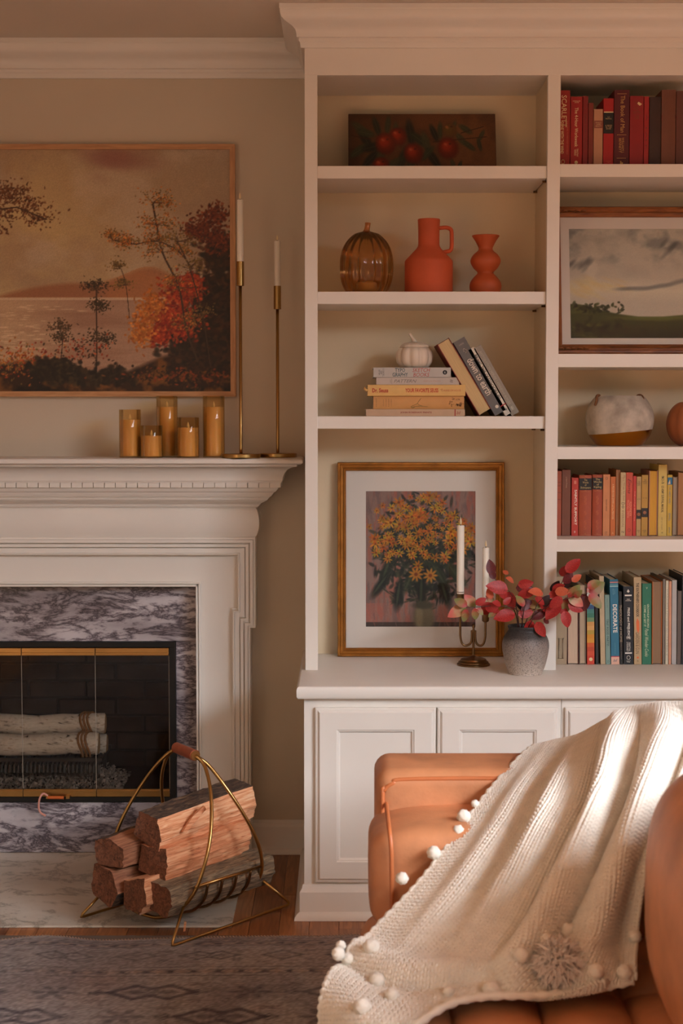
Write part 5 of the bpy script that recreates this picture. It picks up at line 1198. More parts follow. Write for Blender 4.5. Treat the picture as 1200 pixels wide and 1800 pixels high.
# ================================================================== vase of red leaves
q = PZ(923, 1184, zc); yv = q.y; S = (XX(950, 1150, yv)-XX(850, 1150, yv))/100
def vase_mat():
    m = bpy.data.materials.new('speckled_stoneware'); m.use_nodes = True; nt = m.node_tree; N = nt.nodes; Lk = nt.links; b = N['Principled BSDF']; b.inputs['Roughness'].default_value = .55
    tc = N.new('ShaderNodeTexCoord'); sp = N.new('ShaderNodeSeparateXYZ'); Lk.new(tc.outputs['Object'], sp.inputs[0])
    n0 = N.new('ShaderNodeTexNoise'); n0.inputs['Scale'].default_value = 14; Lk.new(tc.outputs['Object'], n0.inputs['Vector'])
    ad = N.new('ShaderNodeMath'); ad.operation = 'MULTIPLY_ADD'; ad.inputs[1].default_value = 1/(92*S); Lk.new(sp.outputs['Z'], ad.inputs[0]); mm = N.new('ShaderNodeMath'); mm.operation = 'MULTIPLY_ADD'; mm.inputs[1].default_value = .14; mm.inputs[2].default_value = -.07; Lk.new(n0.outputs['Fac'], mm.inputs[0]); Lk.new(mm.outputs[0], ad.inputs[2])
    r = N.new('ShaderNodeValToRGB'); el = r.color_ramp.elements; el[0].position = .02; el[0].color = (*lin((198, 182, 168)), 1); el[1].position = .84; el[1].color = (*lin((52, 48, 48)), 1)
    for p, c_ in ((.3, (160, 146, 136)), (.6, (134, 122, 116)), (.72, (70, 64, 62))): e = el.new(p); e.color = (*lin(c_), 1)
    Lk.new(ad.outputs[0], r.inputs[0])
    v = N.new('ShaderNodeTexNoise'); v.inputs['Scale'].default_value = 320; v.inputs['Detail'].default_value = 2; Lk.new(tc.outputs['Object'], v.inputs['Vector'])
    r2 = N.new('ShaderNodeValToRGB'); r2.color_ramp.elements[0].position = .36; r2.color_ramp.elements[0].color = (.3, .3, .3, 1); r2.color_ramp.elements[1].position = .5; r2.color_ramp.elements[1].color = (1, 1, 1, 1); Lk.new(v.outputs['Fac'], r2.inputs[0])
    mx_ = N.new('ShaderNodeMix'); mx_.data_type = 'RGBA'; mx_.blend_type = 'MULTIPLY'; mx_.inputs[0].default_value = .8; Lk.new(r.outputs[0], mx_.inputs[6]); Lk.new(r2.outputs[0], mx_.inputs[7]); Lk.new(mx_.outputs[2], b.inputs['Base Color'])
    return m
vs_ = thing('stoneware_vase', 'grey speckled stoneware vase with dark rim on the counter', 'vase', (q.x, yv, zc+.0003))
pr = [(p.x, p.z) for p in bezier([(.6*S, 0, 0), (27*S, 0, 0), (30*S, 0, 3*S), (36*S, 0, 20*S), (41*S, 0, 46*S), (39*S, 0, 62*S), (32*S, 0, 74*S), (30*S, 0, 78*S), (31.5*S, 0, 83*S), (31*S, 0, 85*S), (27*S, 0, 84*S), (27*S, 0, 76*S), (34*S, 0, 60*S), (30*S, 0, 10*S), (.6*S, 0, 6*S)], 4)]
MB().lathe([(max(.0004, r), z) for r, z in pr], 56, caps=False).build('vase_body', vase_mat(), vs_, auto=60)
lf = thing('red_leaf_branches', 'branches of red and green autumn leaves standing in the speckled vase', 'branches', (q.x, yv, zc+.008))
def leaf_mat(name, a, b_, c_):
    m = ramp_mat(name, [(.3, a), (.5, b_), (.72, c_)], (1, 1, 1), 28, 4, .5, .5)
    bs = m.node_tree.nodes['Principled BSDF']; bs.inputs['Subsurface Weight'].default_value = .0
    return m
def leaf_grad(name, a, b_, c_):
    m = leaf_mat(name, a, b_, c_); nt = m.node_tree; r = [n for n in nt.nodes if n.type == 'VALTORGB'][0]; nz = [n for n in nt.nodes if n.type == 'TEX_NOISE'][0]; nz.inputs['Scale'].default_value = 4
    tc = [n for n in nt.nodes if n.type == 'TEX_COORD'][0]; sp = nt.nodes.new('ShaderNodeSeparateXYZ'); nt.links.new(tc.outputs['Object'], sp.inputs[0])
    ma = nt.nodes.new('ShaderNodeMath'); ma.operation = 'MULTIPLY_ADD'; ma.inputs[1].default_value = .5; nt.links.new(nz.outputs['Fac'], ma.inputs[0])
    mb = nt.nodes.new('ShaderNodeMath'); mb.operation = 'MULTIPLY'; mb.inputs[1].default_value = .55; nt.links.new(sp.outputs['X'], mb.inputs[0]); nt.links.new(mb.outputs[0], ma.inputs[2])
    nt.links.new(ma.outputs[0], r.inputs[0]); return m
LM = dict(r=leaf_mat('leaf_red', (120, 18, 20), (164, 34, 32), (190, 56, 46)), d=leaf_mat('leaf_dark_red', (60, 12, 18), (96, 20, 24), (126, 28, 30)), k=mat('leaf_blackish', (44, 14, 16), .5),
          g=leaf_grad('leaf_green_red', (166, 52, 46), (150, 104, 62), (122, 120, 66)), p=leaf_grad('leaf_pink_green', (140, 136, 84), (190, 150, 112), (206, 104, 92)), o=leaf_mat('leaf_orange', (186, 74, 44), (206, 100, 66), (172, 60, 40)))
def C7(x, y): return 770+x/4, 890+y/4
OV = Vector((q.x, yv, zc+.008))
def W7(x, y, dy): return PY(*C7(x, y), yv+dy)-OV
M_TWIG = mat('dark_twig', (74, 34, 28), .7)
tw = [[(575, 905, 0), (590, 800, 0), (540, 720, -.03), (400, 700, -.05), (270, 708, -.06), (195, 712, -.07)], [(590, 905, 0), (640, 760, 0), (740, 680, .02), (840, 590, .02), (890, 490, .03), (935, 420, .03)], [(570, 905, 0), (560, 780, -.01), (530, 650, -.02), (490, 590, -.03), (430, 560, -.04)],
      [(600, 905, 0), (660, 780, -.01), (780, 700, -.03), (900, 650, -.04), (1050, 610, -.03)], [(565, 905, .01), (545, 760, .04), (470, 600, .06), (400, 510, .06), (365, 405, .06)], [(580, 905, 0), (600, 740, -.03), (620, 650, -.03), (600, 570, -.02)], [(600, 905, 0), (660, 800, -.05), (690, 700, -.05), (740, 640, -.05)]]
for pts in tw:
    q_ = bezier([W7(*p) for p in pts], 5); MB().tube(q_, [.0018*(1-.5*i/len(q_)) for i in range(len(q_))], 6).build('twig', M_TWIG, lf, smooth=True)
def leaf_mesh():
    nu, nv = 10, 6; v = []; fs = []
    for i in range(nu+1):
        t = i/nu; wd = .60*t**.6*(1-t)**.85+.004
        for j in range(nv+1):
            u = (j/nv-.5)*2; v.append((t, u*wd, .10*abs(u)**1.3*wd*2+.12*t*(1-t)-.06*t*t+.02*math.sin(t*9)*u*wd*3))
    for i in range(nu):
        for j in range(nv): a = i*(nv+1)+j; fs.append((a, a+nv+1, a+nv+2, a+1))
    return v, fs
lv, lfs = leaf_mesh(); LMESH = {}
for k, m in LM.items():
    me = bpy.data.meshes.new('leaf'); me.from_pydata(lv, [], lfs); me.materials.append(m); me.polygons.foreach_set('use_smooth', [True]*len(me.polygons)); LMESH[k] = me
LEAVES = '''900,465,978,388,r 862,490,893,432,r 885,545,930,470,d 940,530,992,490,o 900,580,915,515,k 915,640,980,570,g 918,622,998,688,p 900,640,895,735,g 912,690,1003,725,r 885,735,907,830,r 852,680,775,772,r 1060,610,1150,550,g 1060,618,1130,697,g 1045,628,1028,715,d 1035,620,988,668,d 1050,575,1120,532,g 800,590,870,560,r 780,640,850,600,r 820,600,905,600,o 790,600,840,540,k 870,640,800,700,r
490,585,368,563,r 490,600,520,702,r 560,552,648,540,r 545,575,640,572,d 570,622,662,602,r 737,612,655,600,o 700,640,752,724,r 752,740,672,782,d 650,800,622,897,r 690,812,738,897,r 540,640,612,725,k 640,680,595,722,d 560,762,648,745,r 540,755,420,782,r 570,640,605,595,r 620,680,700,700,g 680,640,735,682,r 600,705,560,640,g 660,720,610,660,d 720,700,770,640,k 480,640,430,590,r 740,790,770,818,d
330,722,412,700,r 300,722,365,688,r 262,690,322,655,r 262,705,202,640,p 203,700,130,662,g 197,712,93,762,p 193,722,183,796,g 258,715,262,782,g 275,715,308,755,g 390,682,348,640,p 440,692,392,678,r 362,742,300,745,r 375,652,352,592,o 400,735,362,770,g 430,735,372,728,r 380,482,362,395,d 396,512,368,455,d 490,480,462,456,o 530,532,488,508,o 460,690,500,650,r 420,560,470,600,d 820,660,760,690,d 840,700,900,760,r 960,640,1000,600,g'''.split()
for k, sp in enumerate(LEAVES):
    x0, y0, x1, y1, c_ = sp.split(','); x0, y0, x1, y1 = map(float, (x0, y0, x1, y1))
    fx = (x0+x1)/2; dyb = (-.06 if fx < 330 else -.03 if fx < 800 else -.015)+random.uniform(-.03, .03)
    if c_ in 'dk': dyb += .03
    if y0 < 530 and fx < 540: dyb = .06
    a, b_ = W7(x0, y0, dyb), W7(x1, y1, dyb+random.uniform(-.015, .012))
    dx_ = (b_-a); L = dx_.length*1.26; ex = dx_.normalized(); nz = Vector((random.uniform(-.5, .5), -1, random.uniform(-.1, .9))); nz = (nz-ex*nz.dot(ex)).normalized(); ey = nz.cross(ex)
    o = bpy.data.objects.new('leaf', LMESH[c_]); C.objects.link(o); o.parent = lf
    o.matrix_local = Matrix(((ex.x*L, ey.x*L*1.35, nz.x*L, a.x), (ex.y*L, ey.y*L*1.35, nz.y*L, a.y), (ex.z*L, ey.z*L*1.35, nz.z*L, a.z), (0, 0, 0, 1)))
# ================================================================== rug
RX0, RX1, RY0 = -1.75, 1.75, -4.4
RZ = .007
far = [(-300, 1650), (0, 1655), (40, 1645), (80, 1641), (115, 1644), (140, 1652), (175, 1654), (230, 1651), (320, 1648), (420, 1646), (520, 1644), (560, 1646), (620, 1642), (760, 1640), (1300, 1640)]
fw = [PZ(px, py, RZ) for px, py in far]
cw, ch = (RX1-RX0)*100, (-.30-RY0)*100
cv = Cv(cw, ch, 1.4, 0, 0, (150, 144, 142))
gx = cv.X/cv.sc; gy = cv.Y/cv.sc            # centimetres; gy = distance from the far edge
n1 = cv.noise(24, 20, 4, 50); n2 = cv.noise(60, 50, 3, 51)
cv.mix(np.clip((n1-.46)*4, 0, 1)*.55, (114, 104, 106)); cv.mix(np.clip((n1-.46)*-4, 0, 1)*.5, (166, 150, 142)); cv.mix(np.clip((cv.noise(10, 9, 3, 52)-.5)*4, 0, 1)*.4, (146, 118, 108))
DKR = (74, 68, 74); MDR = (104, 92, 94); LTR = (172, 150, 136)
def motif(x, y, s, col=DKR, al=.6, kind=0):
    if kind == 0:
        for k in range(6): a = k*PI/3; cv.blob(x+s*.55*math.cos(a), y+s*.5*math.sin(a), s*.28, s*.14, a, col, al)
        cv.blob(x, y, s*.24, s*.2, 0, col, al)
    elif kind == 1:
        for sx in (-1, 1):
            cv.line([(x+sx*s*1.5, y), (x+sx*s*.6, y-s*.7), (x, y-s*.35)], s*.13, col, al); cv.line([(x+sx*s*1.5, y), (x+sx*s*.6, y+s*.7), (x, y+s*.35)], s*.13, col, al); cv.blob(x+sx*s*.6, y, s*.3, s*.2, 0, col, al)
        motif(x, y, s*.5, col, al, 0)
    elif kind == 2:
        cv.blob(x, y, s*.8, s*.3, .5, col, al); cv.blob(x+s*.7, y-s*.3, s*.5, s*.2, -.5, col, al); cv.blob(x-s*.6, y+s*.3, s*.4, s*.2, -.6, col, al)
    else:
        cv.line([(x-s, y), (x, y-s*.8), (x+s, y), (x, y+s*.8), (x-s, y)], s*.12, col, al); motif(x, y, s*.5, col, al, 0)
def bandline(y, w_, col, al): cv.mix((np.abs(gy-y) < w_)*al*np.clip((n2-.25)*3, 0, 1), col)
bandline(3.2, .5, MDR, .5); bandline(7.5, 1.9, (98, 88, 92), .55)
x = 0
while x < cw: motif(x+1.5, 7.5, 2.2, LTR, .5, 2); motif(x+4, 7.5, 1.4, DKR, .6, 0); x += 5.5
bandline(5.2, .35, DKR, .5); bandline(9.8, .35, DKR, .5)
x = 0; k = 0
while x < cw: motif(x+7, 19, 5.0, DKR, .5, 1 if k % 2 else 3); motif(x+14, 15, 2.4, MDR, .6, 2); motif(x+14, 23, 2.2, DKR, .5, 0); motif(x+2, 25, 2.0, MDR, .5, 2); x += 19; k += 1
bandline(29.5, .35, DKR, .5); bandline(33, 1.7, (96, 86, 90), .5); bandline(36.4, .35, DKR, .5)
x = 0
while x < cw: motif(x+2, 33, 1.8, LTR, .5, 3); motif(x+5, 33, 1.2, DKR, .7, 0); x += 6
y = 49; r = 0
while y < ch:
    x = -6 if r % 2 else 0; k = r
    while x < cw+10: motif(x+8, y, 7.0, DKR, .5, 1 if k % 2 else 0); motif(x+19, y-6, 2.6, MDR, .6, 2); motif(x+19, y+6, 2.6, MDR, .5, 0); motif(x+19, y, 2.2, DKR, .5, 3); x += 24; k += 1
    y += 17; r += 1
for k in range(9000): cv.blob(random.uniform(0, cw), random.uniform(0, ch), random.uniform(.2, 1.4), .2, random.choice((0, PI/2)), random.choice([(168, 146, 134), (120, 104, 100), (96, 86, 88)]), .35)
cv.mix(np.clip((cv.noise(16, 20, 4, 57)-.44)*4, 0, 1)*.45, (144, 136, 134)); cv.grain(.13, 6)
xs = np.linspace(RX0, RX1, cv.W); edge = np.interp(xs, [p.x for p in fw], [p.y for p in fw])
for _ in range(3): edge = np.convolve(np.pad(edge, 6, 'edge'), np.ones(13)/13, 'valid')
cg = np.zeros((cv.H, cv.W, 3), np.float32); cg[..., 0] = xs[None]
tt = np.linspace(0, 1, cv.H)[:, None]; fall = np.exp(-tt*12)
cg[..., 1] = (edge[0:1].mean()*0+(-.335))*(1-tt)+RY0*tt+(edge[None]+.335)*fall
cg[..., 2] = RZ
rug = thing('area_rug', 'faded grey-brown patterned rug with a whip-stitched edge before the hearth', 'rug', (0, -1.5, 0))
M_RUG = attr_mat('rug_pile', .95, .5, 700, .1)
ro = grid_obj('pile', cg, cv.a, M_RUG, rug); ro.location = (0, 1.5, 0)
b = MB(); pts = [(float(xs[i]), float(cg[0, i, 1]), .0035) for i in range(0, cv.W, 6)]
b.tube(pts, .0042, 8); o = b.build('bound_edge', mat('rug_edge', (148, 122, 106), .95), rug, smooth=True); o.location = (0, 1.5, 0)
b = MB(); xk = RX0
while xk < .35:
    yk = float(np.interp(xk, xs, cg[0, :, 1])); b.tube([(xk, yk+.0045, .004), (xk+.003, yk, .0085), (xk+.006, yk-.008, .0078)], .0011, 4); xk += .0085
o = b.build('edge_stitching', mat('rug_thread', (186, 158, 138), .9), rug); o['kind'] = 'stuff'; o.location = (0, 1.5, 0)
b = MB().box(RX0, RX1, RY0, -.42, .0004, RZ-.001); o = b.build('backing', mat('rug_backing', (110, 96, 86), .95), rug); o.location = (0, 1.5, 0)

# ================================================================== brass log rack
Ld = Vector((.643, .766, 0)); Nd = Vector((.766, -.643, 0)); RO = Vector((-.44, -.225, 0))
def RK(s, n, z): return Ld*s+Nd*n+Vector((0, 0, z))
def HD(q): return Vector((.52, -.85, 0))*q+Vector((0, 0, .470))
rk = thing('log_rack', 'brass wire log carrier with a leather handle standing by the hearth', 'log rack', RO)
for sg in (-1, 1):
    half = [None, (.008, .085, .440), (.035, .135, .370), (.075, .172, .280), (.11, .182, .200), (.135, .165, .125), (.150, .115, .068), (.155, .05, .042), (.155, 0, .038)]
    pts = [HD(.060)]+[RK(sg*s, n, z) for s, n, z in half[1:]]+[RK(sg*s, -n, z) for s, n, z in reversed(half[1:-1])]+[HD(-.060)]
    MB().tube(bezier(pts, 5), .0052, 10).build('hoop', M_BRASS, rk, smooth=True)
for sn_ in (-1, 1):
    foot = [(-.165, .150, .088), (-.195, .168, .045), (-.232, .183, .010), (-.226, .184, .0125), (.226, .184, .0125), (.232, .183, .010), (.195, .168, .045), (.165, .150, .088)]
    foot = [(-.158, .150, .092), (-.2285, .181, .022), (-.231, .183, .014), (-.222, .184, .0125), (.222, .184, .0125), (.231, .183, .014), (.2285, .181, .022), (.158, .150, .092)]
    MB().tube([RK(s, n*sn_, z) for s, n, z in foot], .0042, 10).build('foot', M_BRASS, rk, smooth=True)
    MB().tube([RK(-.135, .172*sn_, .145), RK(.135, .172*sn_, .145)], .0042, 10).build('side_rail', M_BRASS, rk, smooth=True)
for s in (-.085, -.028, .028, .085):
    pts = [(s, .172, .145), (s, .155, .095), (s, .11, .056), (s, .05, .040), (s, 0, .037), (s, -.05, .040), (s, -.11, .056), (s, -.155, .095), (s, -.172, .145)]
    MB().tube(bezier([RK(*p) for p in pts], 4), .0042, 8).build('rib', M_ABRASS, rk, smooth=True)
M_HL = mat('handle_leather', (150, 72, 36), .45, var=.15, vscale=30, bump=.2, bscale=200)
MB().tube([HD(-.060), HD(.060)], .0155, 20).build('handle', M_HL, rk, auto=40)
for n in (-.0605, .0605):
    MB().tube([HD(n-.003), HD(n+.003)], .0135, 20).build('handle_cap', M_BRASS, rk, auto=40)
# firewood
M_SPLIT = []
for k, (a, b_, c_) in enumerate([((156, 84, 50), (212, 136, 92), (236, 180, 136)), ((160, 90, 56), (220, 148, 102), (242, 196, 154)), ((100, 60, 42), (142, 88, 60), (176, 118, 84))]):
    M_SPLIT.append(ramp_mat('split_wood_%d' % k, [(.25, a), (.45, b_), (.72, c_)], (2.2, 40, 40), 3.5, 8, .9, .75, .5))
M_BARK = ramp_mat('bark', [(.3, (40, 28, 20)), (.55, (82, 60, 44)), (.75, (124, 98, 74))], (5, 26, 26), 4, 8, 1.2, .95, .9)
M_GREYW = ramp_mat('weathered_log', [(.28, (66, 52, 40)), (.5, (122, 102, 80)), (.75, (176, 150, 116))], (4, 40, 40), 4, 8, 1.0, .85, .8)
M_ENDG = ramp_mat('end_grain', [(.3, (84, 50, 34)), (.7, (142, 90, 62))], (20, 20, 20), 4, 6, 1.5, .9, .4)
def log(label, s, n, z, L, poly, rot, mats, split, yaw=0, pitch=0, seed=0):
    # poly: cross-section (n, z) corners with a flag; local x along the log
    rs = np.random.default_rng(seed); t = thing('firewood_log', label, 'firewood', RO+RK(s, n, z), (rot, -pitch, math.atan2(Ld.y, Ld.x)+yaw), group='split logs in the rack')
    per = []
    m = len(poly)
    for i in range(m):
        (a0, b0), (a1, b1) = poly[i], poly[(i+1) % m]
        for k in range(6): f = k/6; per.append((a0+(a1-a0)*f, b0+(b1-b0)*f, i))
    nseg = 22; n_ = len(per); v = []; b = MB(); ph = rs.random(n_)*6.28; am = rs.random(n_)*.0032
    ph2 = np.cumsum(rs.normal(0, .0012, n_))
    for q in range(nseg+1):
        x = -L/2+L*q/nseg; bend = .006*math.sin(q/nseg*3+seed)
        for j, (a, c_, i) in enumerate(per):
            d = 1+(am[j]*math.sin(q*.55+ph[j])+rs.normal(0, .0007))/.05
            xe = x+(ph2[j]*1.5 if q in (0, nseg) else 0); v.append((xe, -a*d+bend, c_*d+bend*.6))
    fs = []; mi = []
    for q in range(nseg):
        for j in range(n_):
            j2 = (j+1) % n_; fs.append((q*n_+j2, (q+1)*n_+j2, (q+1)*n_+j, q*n_+j)); mi.append(0 if per[j][2] in split else 1)
    e0 = len(v); v += [(-L/2, 0, 0), (L/2, 0, 0)]
    for j in range(n_): fs.append((e0, (j+1) % n_, j)); mi.append(2); fs.append((e0+1, nseg*n_+j, nseg*n_+(j+1) % n_)); mi.append(2)
    b.v = v; b.f = fs; b.m = mi
    o = b.build('wood', mats, t, auto=35); return t
WG = [(-.05, -.045), (.05, -.05), (.062, 0), (.02, .05), (-.045, .04)]
A = [M_SPLIT[0], M_BARK, M_ENDG]; B1 = [M_SPLIT[1], M_BARK, M_ENDG]; Dk = [M_SPLIT[2], M_BARK, M_ENDG]; Gy = [M_GREYW, M_GREYW, M_ENDG]
log('weathered grey-brown log at the front of the rack', .0, .105, .118, .40, [(-.045, -.035), (.03, -.048), (.052, -.01), (.042, .035), (-.035, .045)], 0, Gy, {0, 1, 2, 3, 4}, pitch=.03, seed=1)
log('low orange split log behind the weathered front log', -.055, .035, .125, .34, [(-.04, -.05), (.02, -.055), (.05, -.02), (.045, .05), (-.035, .03)], 0, B1, {0, 1, 2, 3, 4}, pitch=.04, seed=2)
log('dark red split log lowest on the hearth side of the rack', -.075, -.075, .125, .32, [(-.05, -.04), (.03, -.055), (.06, -.005), (.03, .05), (-.05, .05)], .1, Dk, {0, 2, 3}, seed=3)
log('wide orange split log in the middle of the pile', -.01, .045, .205, .34, [(-.055, -.03), (.045, -.045), (.058, .0), (.05, .045), (-.04, .045)], 0, A, {1, 2, 3}, pitch=.02, seed=4)
log('top orange split log with bark along its back', .01, .03, .300, .39, [(-.045, -.03), (.04, -.055), (.052, -.02), (.045, .035), (-.02, .05)], 0, B1, {0, 1, 2}, pitch=.03, seed=5)
log('brown split log on the hearth side, second layer', -.075, -.065, .225, .33, [(-.05, -.035), (.04, -.045), (.05, .01), (.0, .04), (-.05, .03)], -.1, Dk, {1, 2}, yaw=.08, seed=6)
# a splinter lifting from the top log and a chip under the rack
sp_ = MB(); p = RO+RK(-.10, .088, .285)
sp_.prism([(0, 0), (.012, -.004), (.075, .052), (.068, .062), (.03, .035)], -.004, .003); o = sp_.build('wood_splinter', M_SPLIT[0]); o.location = p+Vector((.0, -.012, -.005)); o.rotation_euler = (0, 0, .6)
tag(o, 'splinter peeling from the face of the top log', 'splinter')
sp_ = MB(); sp_.prism([(0, 0), (.006, .001), (.009, .026), (.003, .028)], -.003, .003); o = sp_.build('wood_chip', M_SPLIT[1]); cpos = PZ(322, 1632, .008); o.location = (cpos.x, cpos.y, .0004); tag(o, 'small pale wood chip upright on the floor beneath the rack', 'wood chip')
o.location.z = 0.0003

# ================================================================== sofa
M_LEA = mat('tan_leather', (200, 134, 92), .42, var=.22, vscale=9, bump=.22, bscale=150)
M_PIPE = mat('leather_piping', (190, 108, 62), .4, var=.08)
SO = Vector((.5, -2.2, 0))
sf = thing('leather_sofa', 'tan leather sofa with a tufted seat in the foreground', 'sofa', SO)
def sp2(mb, name, m=M_LEA, bevel=0, smooth=True, sub=0, auto=None):
    o = mb.build(name, m, sf, smooth=smooth, auto=auto); o.location = -SO
    if bevel: b_ = o.modifiers.new('bevel', 'BEVEL'); b_.width = bevel; b_.segments = 5; b_.limit_method = 'ANGLE'
    return o
def superell(cx, cy, cz, hx, hy, hz, e1=.45, e2=.45, n=48, m=32):
    v = []; fs = []; sp_ = lambda w, e: math.copysign(abs(w)**e, w)
    for i in range(m+1):
        ph = -PI/2+PI*i/m
        for j in range(n):
            th = 2*PI*j/n; v.append((cx+hx*sp_(math.cos(ph), e1)*sp_(math.cos(th), e2), cy+hy*sp_(math.cos(ph), e1)*sp_(math.sin(th), e2), cz+hz*sp_(math.sin(ph), e1)))
    for i in range(m):
        for j in range(n): fs.append((i*n+j, i*n+(j+1) % n, (i+1)*n+(j+1) % n, (i+1)*n+j))
    return MB().add(v, fs)
sp2(MB().box(.06, 1.0, -3.3, -1.18, .13, .27), 'base_frame', bevel=.02)
AZ = .675
sp2(MB().box(.072, .97, -1.37, -1.165, .14, AZ), 'arm', bevel=.034)
# piping round the inner face of the arm
pp = [(.086, -1.366, .20), (.086, -1.366, .60), (.090, -1.366, .632), (.108, -1.366, AZ-.028), (.15, -1.364, AZ-.019), (.5, -1.364, AZ-.018), (.95, -1.364, AZ-.018)]
sp2(MB().tube(bezier([Vector(p) for p in pp], 6), .0048, 8), 'piping', M_PIPE)
# arm pad: swollen cushion along the inside of the arm, closed by a rounded piped end
pad = superell(.56, -1.43, .487, .505, .135, .118, .32, .30, 64, 34)
sp2(pad, 'arm_pad')
def pad_pt(a, x): return (x, -1.43+.134*math.copysign(abs(math.cos(a))**.32, math.cos(a)), .487+.117*math.copysign(abs(math.sin(a))**.32, math.sin(a)))
sp2(MB().tube([pad_pt(a, .100-.006*math.sin(a)) for a in [2*PI*k/40 for k in range(40)]], .0046, 8, True), 'piping', M_PIPE)
# tufted seat
nx, ny = 130, 330; xs = np.linspace(0, 1, nx); ys = np.linspace(0, 1, ny); sx0, sx1, sy0, sy1 = .035, .66, -3.28, -1.44
X, Y = np.meshgrid(sx0+(sx1-sx0)*xs, sy0+(sy1-sy0)*ys, indexing='xy')
tx = np.abs(np.sin(PI*(X-sx0)/.155)); ty = np.abs(np.sin(PI*(Y-sy0)/.155)); Zs = .372+.035*(tx*ty)**.35
dedge = np.minimum(X-sx0, sx1-X); rnd = np.clip(dedge/.05, 0, 1); Zs = Zs-.05*(1-np.sqrt(np.clip(1-(1-rnd)**2, 0, 1)))
# wrap the front rim down
G = np.stack([X, Y, Zs], -1).astype(np.float32)
front = np.repeat(G[:, :1], 8, 1).copy()
for k in range(8):
    f = k/8; front[:, k, 2] = f*G[:, 0, 2]+(1-f)*.27; front[:, k, 0] = sx0-.022*math.sin(PI*f)
o = grid_obj('seat', np.concatenate([front, G], 1), None, M_LEA, sf, True); o.location = -SO; o.data.flip_normals() if False else None
sp2(MB().box(.04, .68, -3.28, -1.42, .27, .352), 'seat_base', bevel=.015)
sp2(MB().box(.66, 1.0, -3.3, -1.165, .14, .775), 'back', bevel=.05)
sp2(superell(.79, -2.30, .62, .29, .44, .25, .62, .5, 64, 40), 'back_cushion')
sp2(superell(.80, -3.02, .60, .28, .27, .235, .62, .5, 48, 30), 'back_cushion')
for lx, ly in ((.12, -1.24), (.92, -1.24), (.12, -3.2), (.92, -3.2)):
    sp2(MB().tube([(lx, ly, RZ+.0005), (lx, ly, .135)], [.016, .026], 14), 'leg', mat('walnut', (74, 44, 28), .5), auto=40)

# ================================================================== knitted throw
net = [  # (px, py, distance) rows from the ridge down to the hem, columns from the bookcase side to the cushion side
 [(962, 1330, 3.56), (1030, 1315, 3.54), (1080, 1290, 3.52), (1130, 1262, 3.50), (1225, 1258, 3.45)],
 [(938, 1314, 3.47), (1010, 1298, 3.44), (1060, 1272, 3.40), (1118, 1245, 3.36), (1215, 1238, 3.28)],
 [(876, 1374, 3.29), (955, 1372, 3.20), (1035, 1335, 3.15), (1118, 1290, 3.14), (1222, 1296, 3.05)],
 [(812, 1456, 3.155), (900, 1462, 3.06), (995, 1440, 3.00), (1085, 1405, 2.98), (1186, 1396, 2.93)],
 [(738, 1552, 3.045), (826, 1566, 2.95), (926, 1556, 2.90), (1036, 1520, 2.87), (1148, 1492, 2.87)],
 [(652, 1640, 2.955), (748, 1660, 2.86), (858, 1652, 2.80), (990, 1622, 2.78), (1130, 1592, 2.82)],
 [(594, 1694, 2.85), (690, 1724, 2.745), (818, 1714, 2.725), (962, 1694, 2.725), (1122, 1664, 2.76)],
 [(574, 1762, 2.77), (676, 1796, 2.63), (820, 1756, 2.655), (975, 1738, 2.665), (1120, 1708, 2.69)],
 [(566, 1850, 2.74), (662, 1850, 2.60), (806, 1768, 2.635), (970, 1744, 2.655), (1118, 1716, 2.68)]]
NET = np.array([[list(PD(*p)) for p in r_] for r_ in net])
def cr_interp(Pn, t, axis):
    # Catmull-Rom along axis 0 at parameters t in [0, n-1]
    n = len(Pn); P_ = np.concatenate([2*Pn[:1]-Pn[1:2], Pn, 2*Pn[-1:]-Pn[-2:-1]]); i = np.clip(t.astype(int), 0, n-2); f = (t-i).reshape(-1, *([1]*(Pn.ndim-1)))
    a, b_, c_, d = P_[i], P_[i+1], P_[i+2], P_[i+3]
    return .5*(2*b_+(c_-a)*f+(2*a-5*b_+4*c_-d)*f*f+(3*b_-a-3*c_+d)*f**3)
NV, NU = 840, 420
V_ = cr_interp(NET, np.linspace(0, len(net)-1, NV), 0)                  # NV x 5 x 3
Sg = cr_interp(np.swapaxes(V_, 0, 1).copy(), np.linspace(0, 4, NU), 0)   # NU x NV x 3
Sg = np.swapaxes(Sg, 0, 1).copy()                                       # NV x NU x 3
def normals(S_):
    du = np.gradient(S_, axis=1); dv = np.gradient(S_, axis=0); n = np.cross(du, dv); n /= np.linalg.norm(n, axis=-1, keepdims=True)+1e-9
    fl_ = np.where((n*(np.array(CAM)-S_)).sum(-1, keepdims=True).mean() < 0, -1, 1); return n*fl_
uu = np.linspace(0, 1, NU)[None, :]; vv = np.linspace(0, 1, NV)[:, None]
fold = np.zeros((NV, NU))
def ridge(c0, c1, wd, amp, v0=.0, v1=1.0, bow=0):
    c = c0+(c1-c0)*vv+bow*np.sin(PI*vv); env = np.clip((vv-v0-.07)/.22, 0, 1)**1.3*np.clip((v1-vv)/.15, 0, 1)
    return amp*env*np.exp(-((uu-c)/wd)**2)
for a in ((.10, .16, .05, .010, 0, .7, .05), (.30, .40, .05, .024, .05, .66, .06), (.47, .58, .035, -.020, .05, .74, .05), (.60, .62, .05, .030, 0, .95, .06), (.73, .74, .035, -.026, .05, .9, .04), (.86, .84, .05, .026, .02, .95, .02), (.96, .95, .03, -.02, .05, .95, 0), (.24, .22, .04, -.012, .1, .6, .04), (.44, .42, .03, .012, .2, .6, .03)):
    fold += ridge(*a)
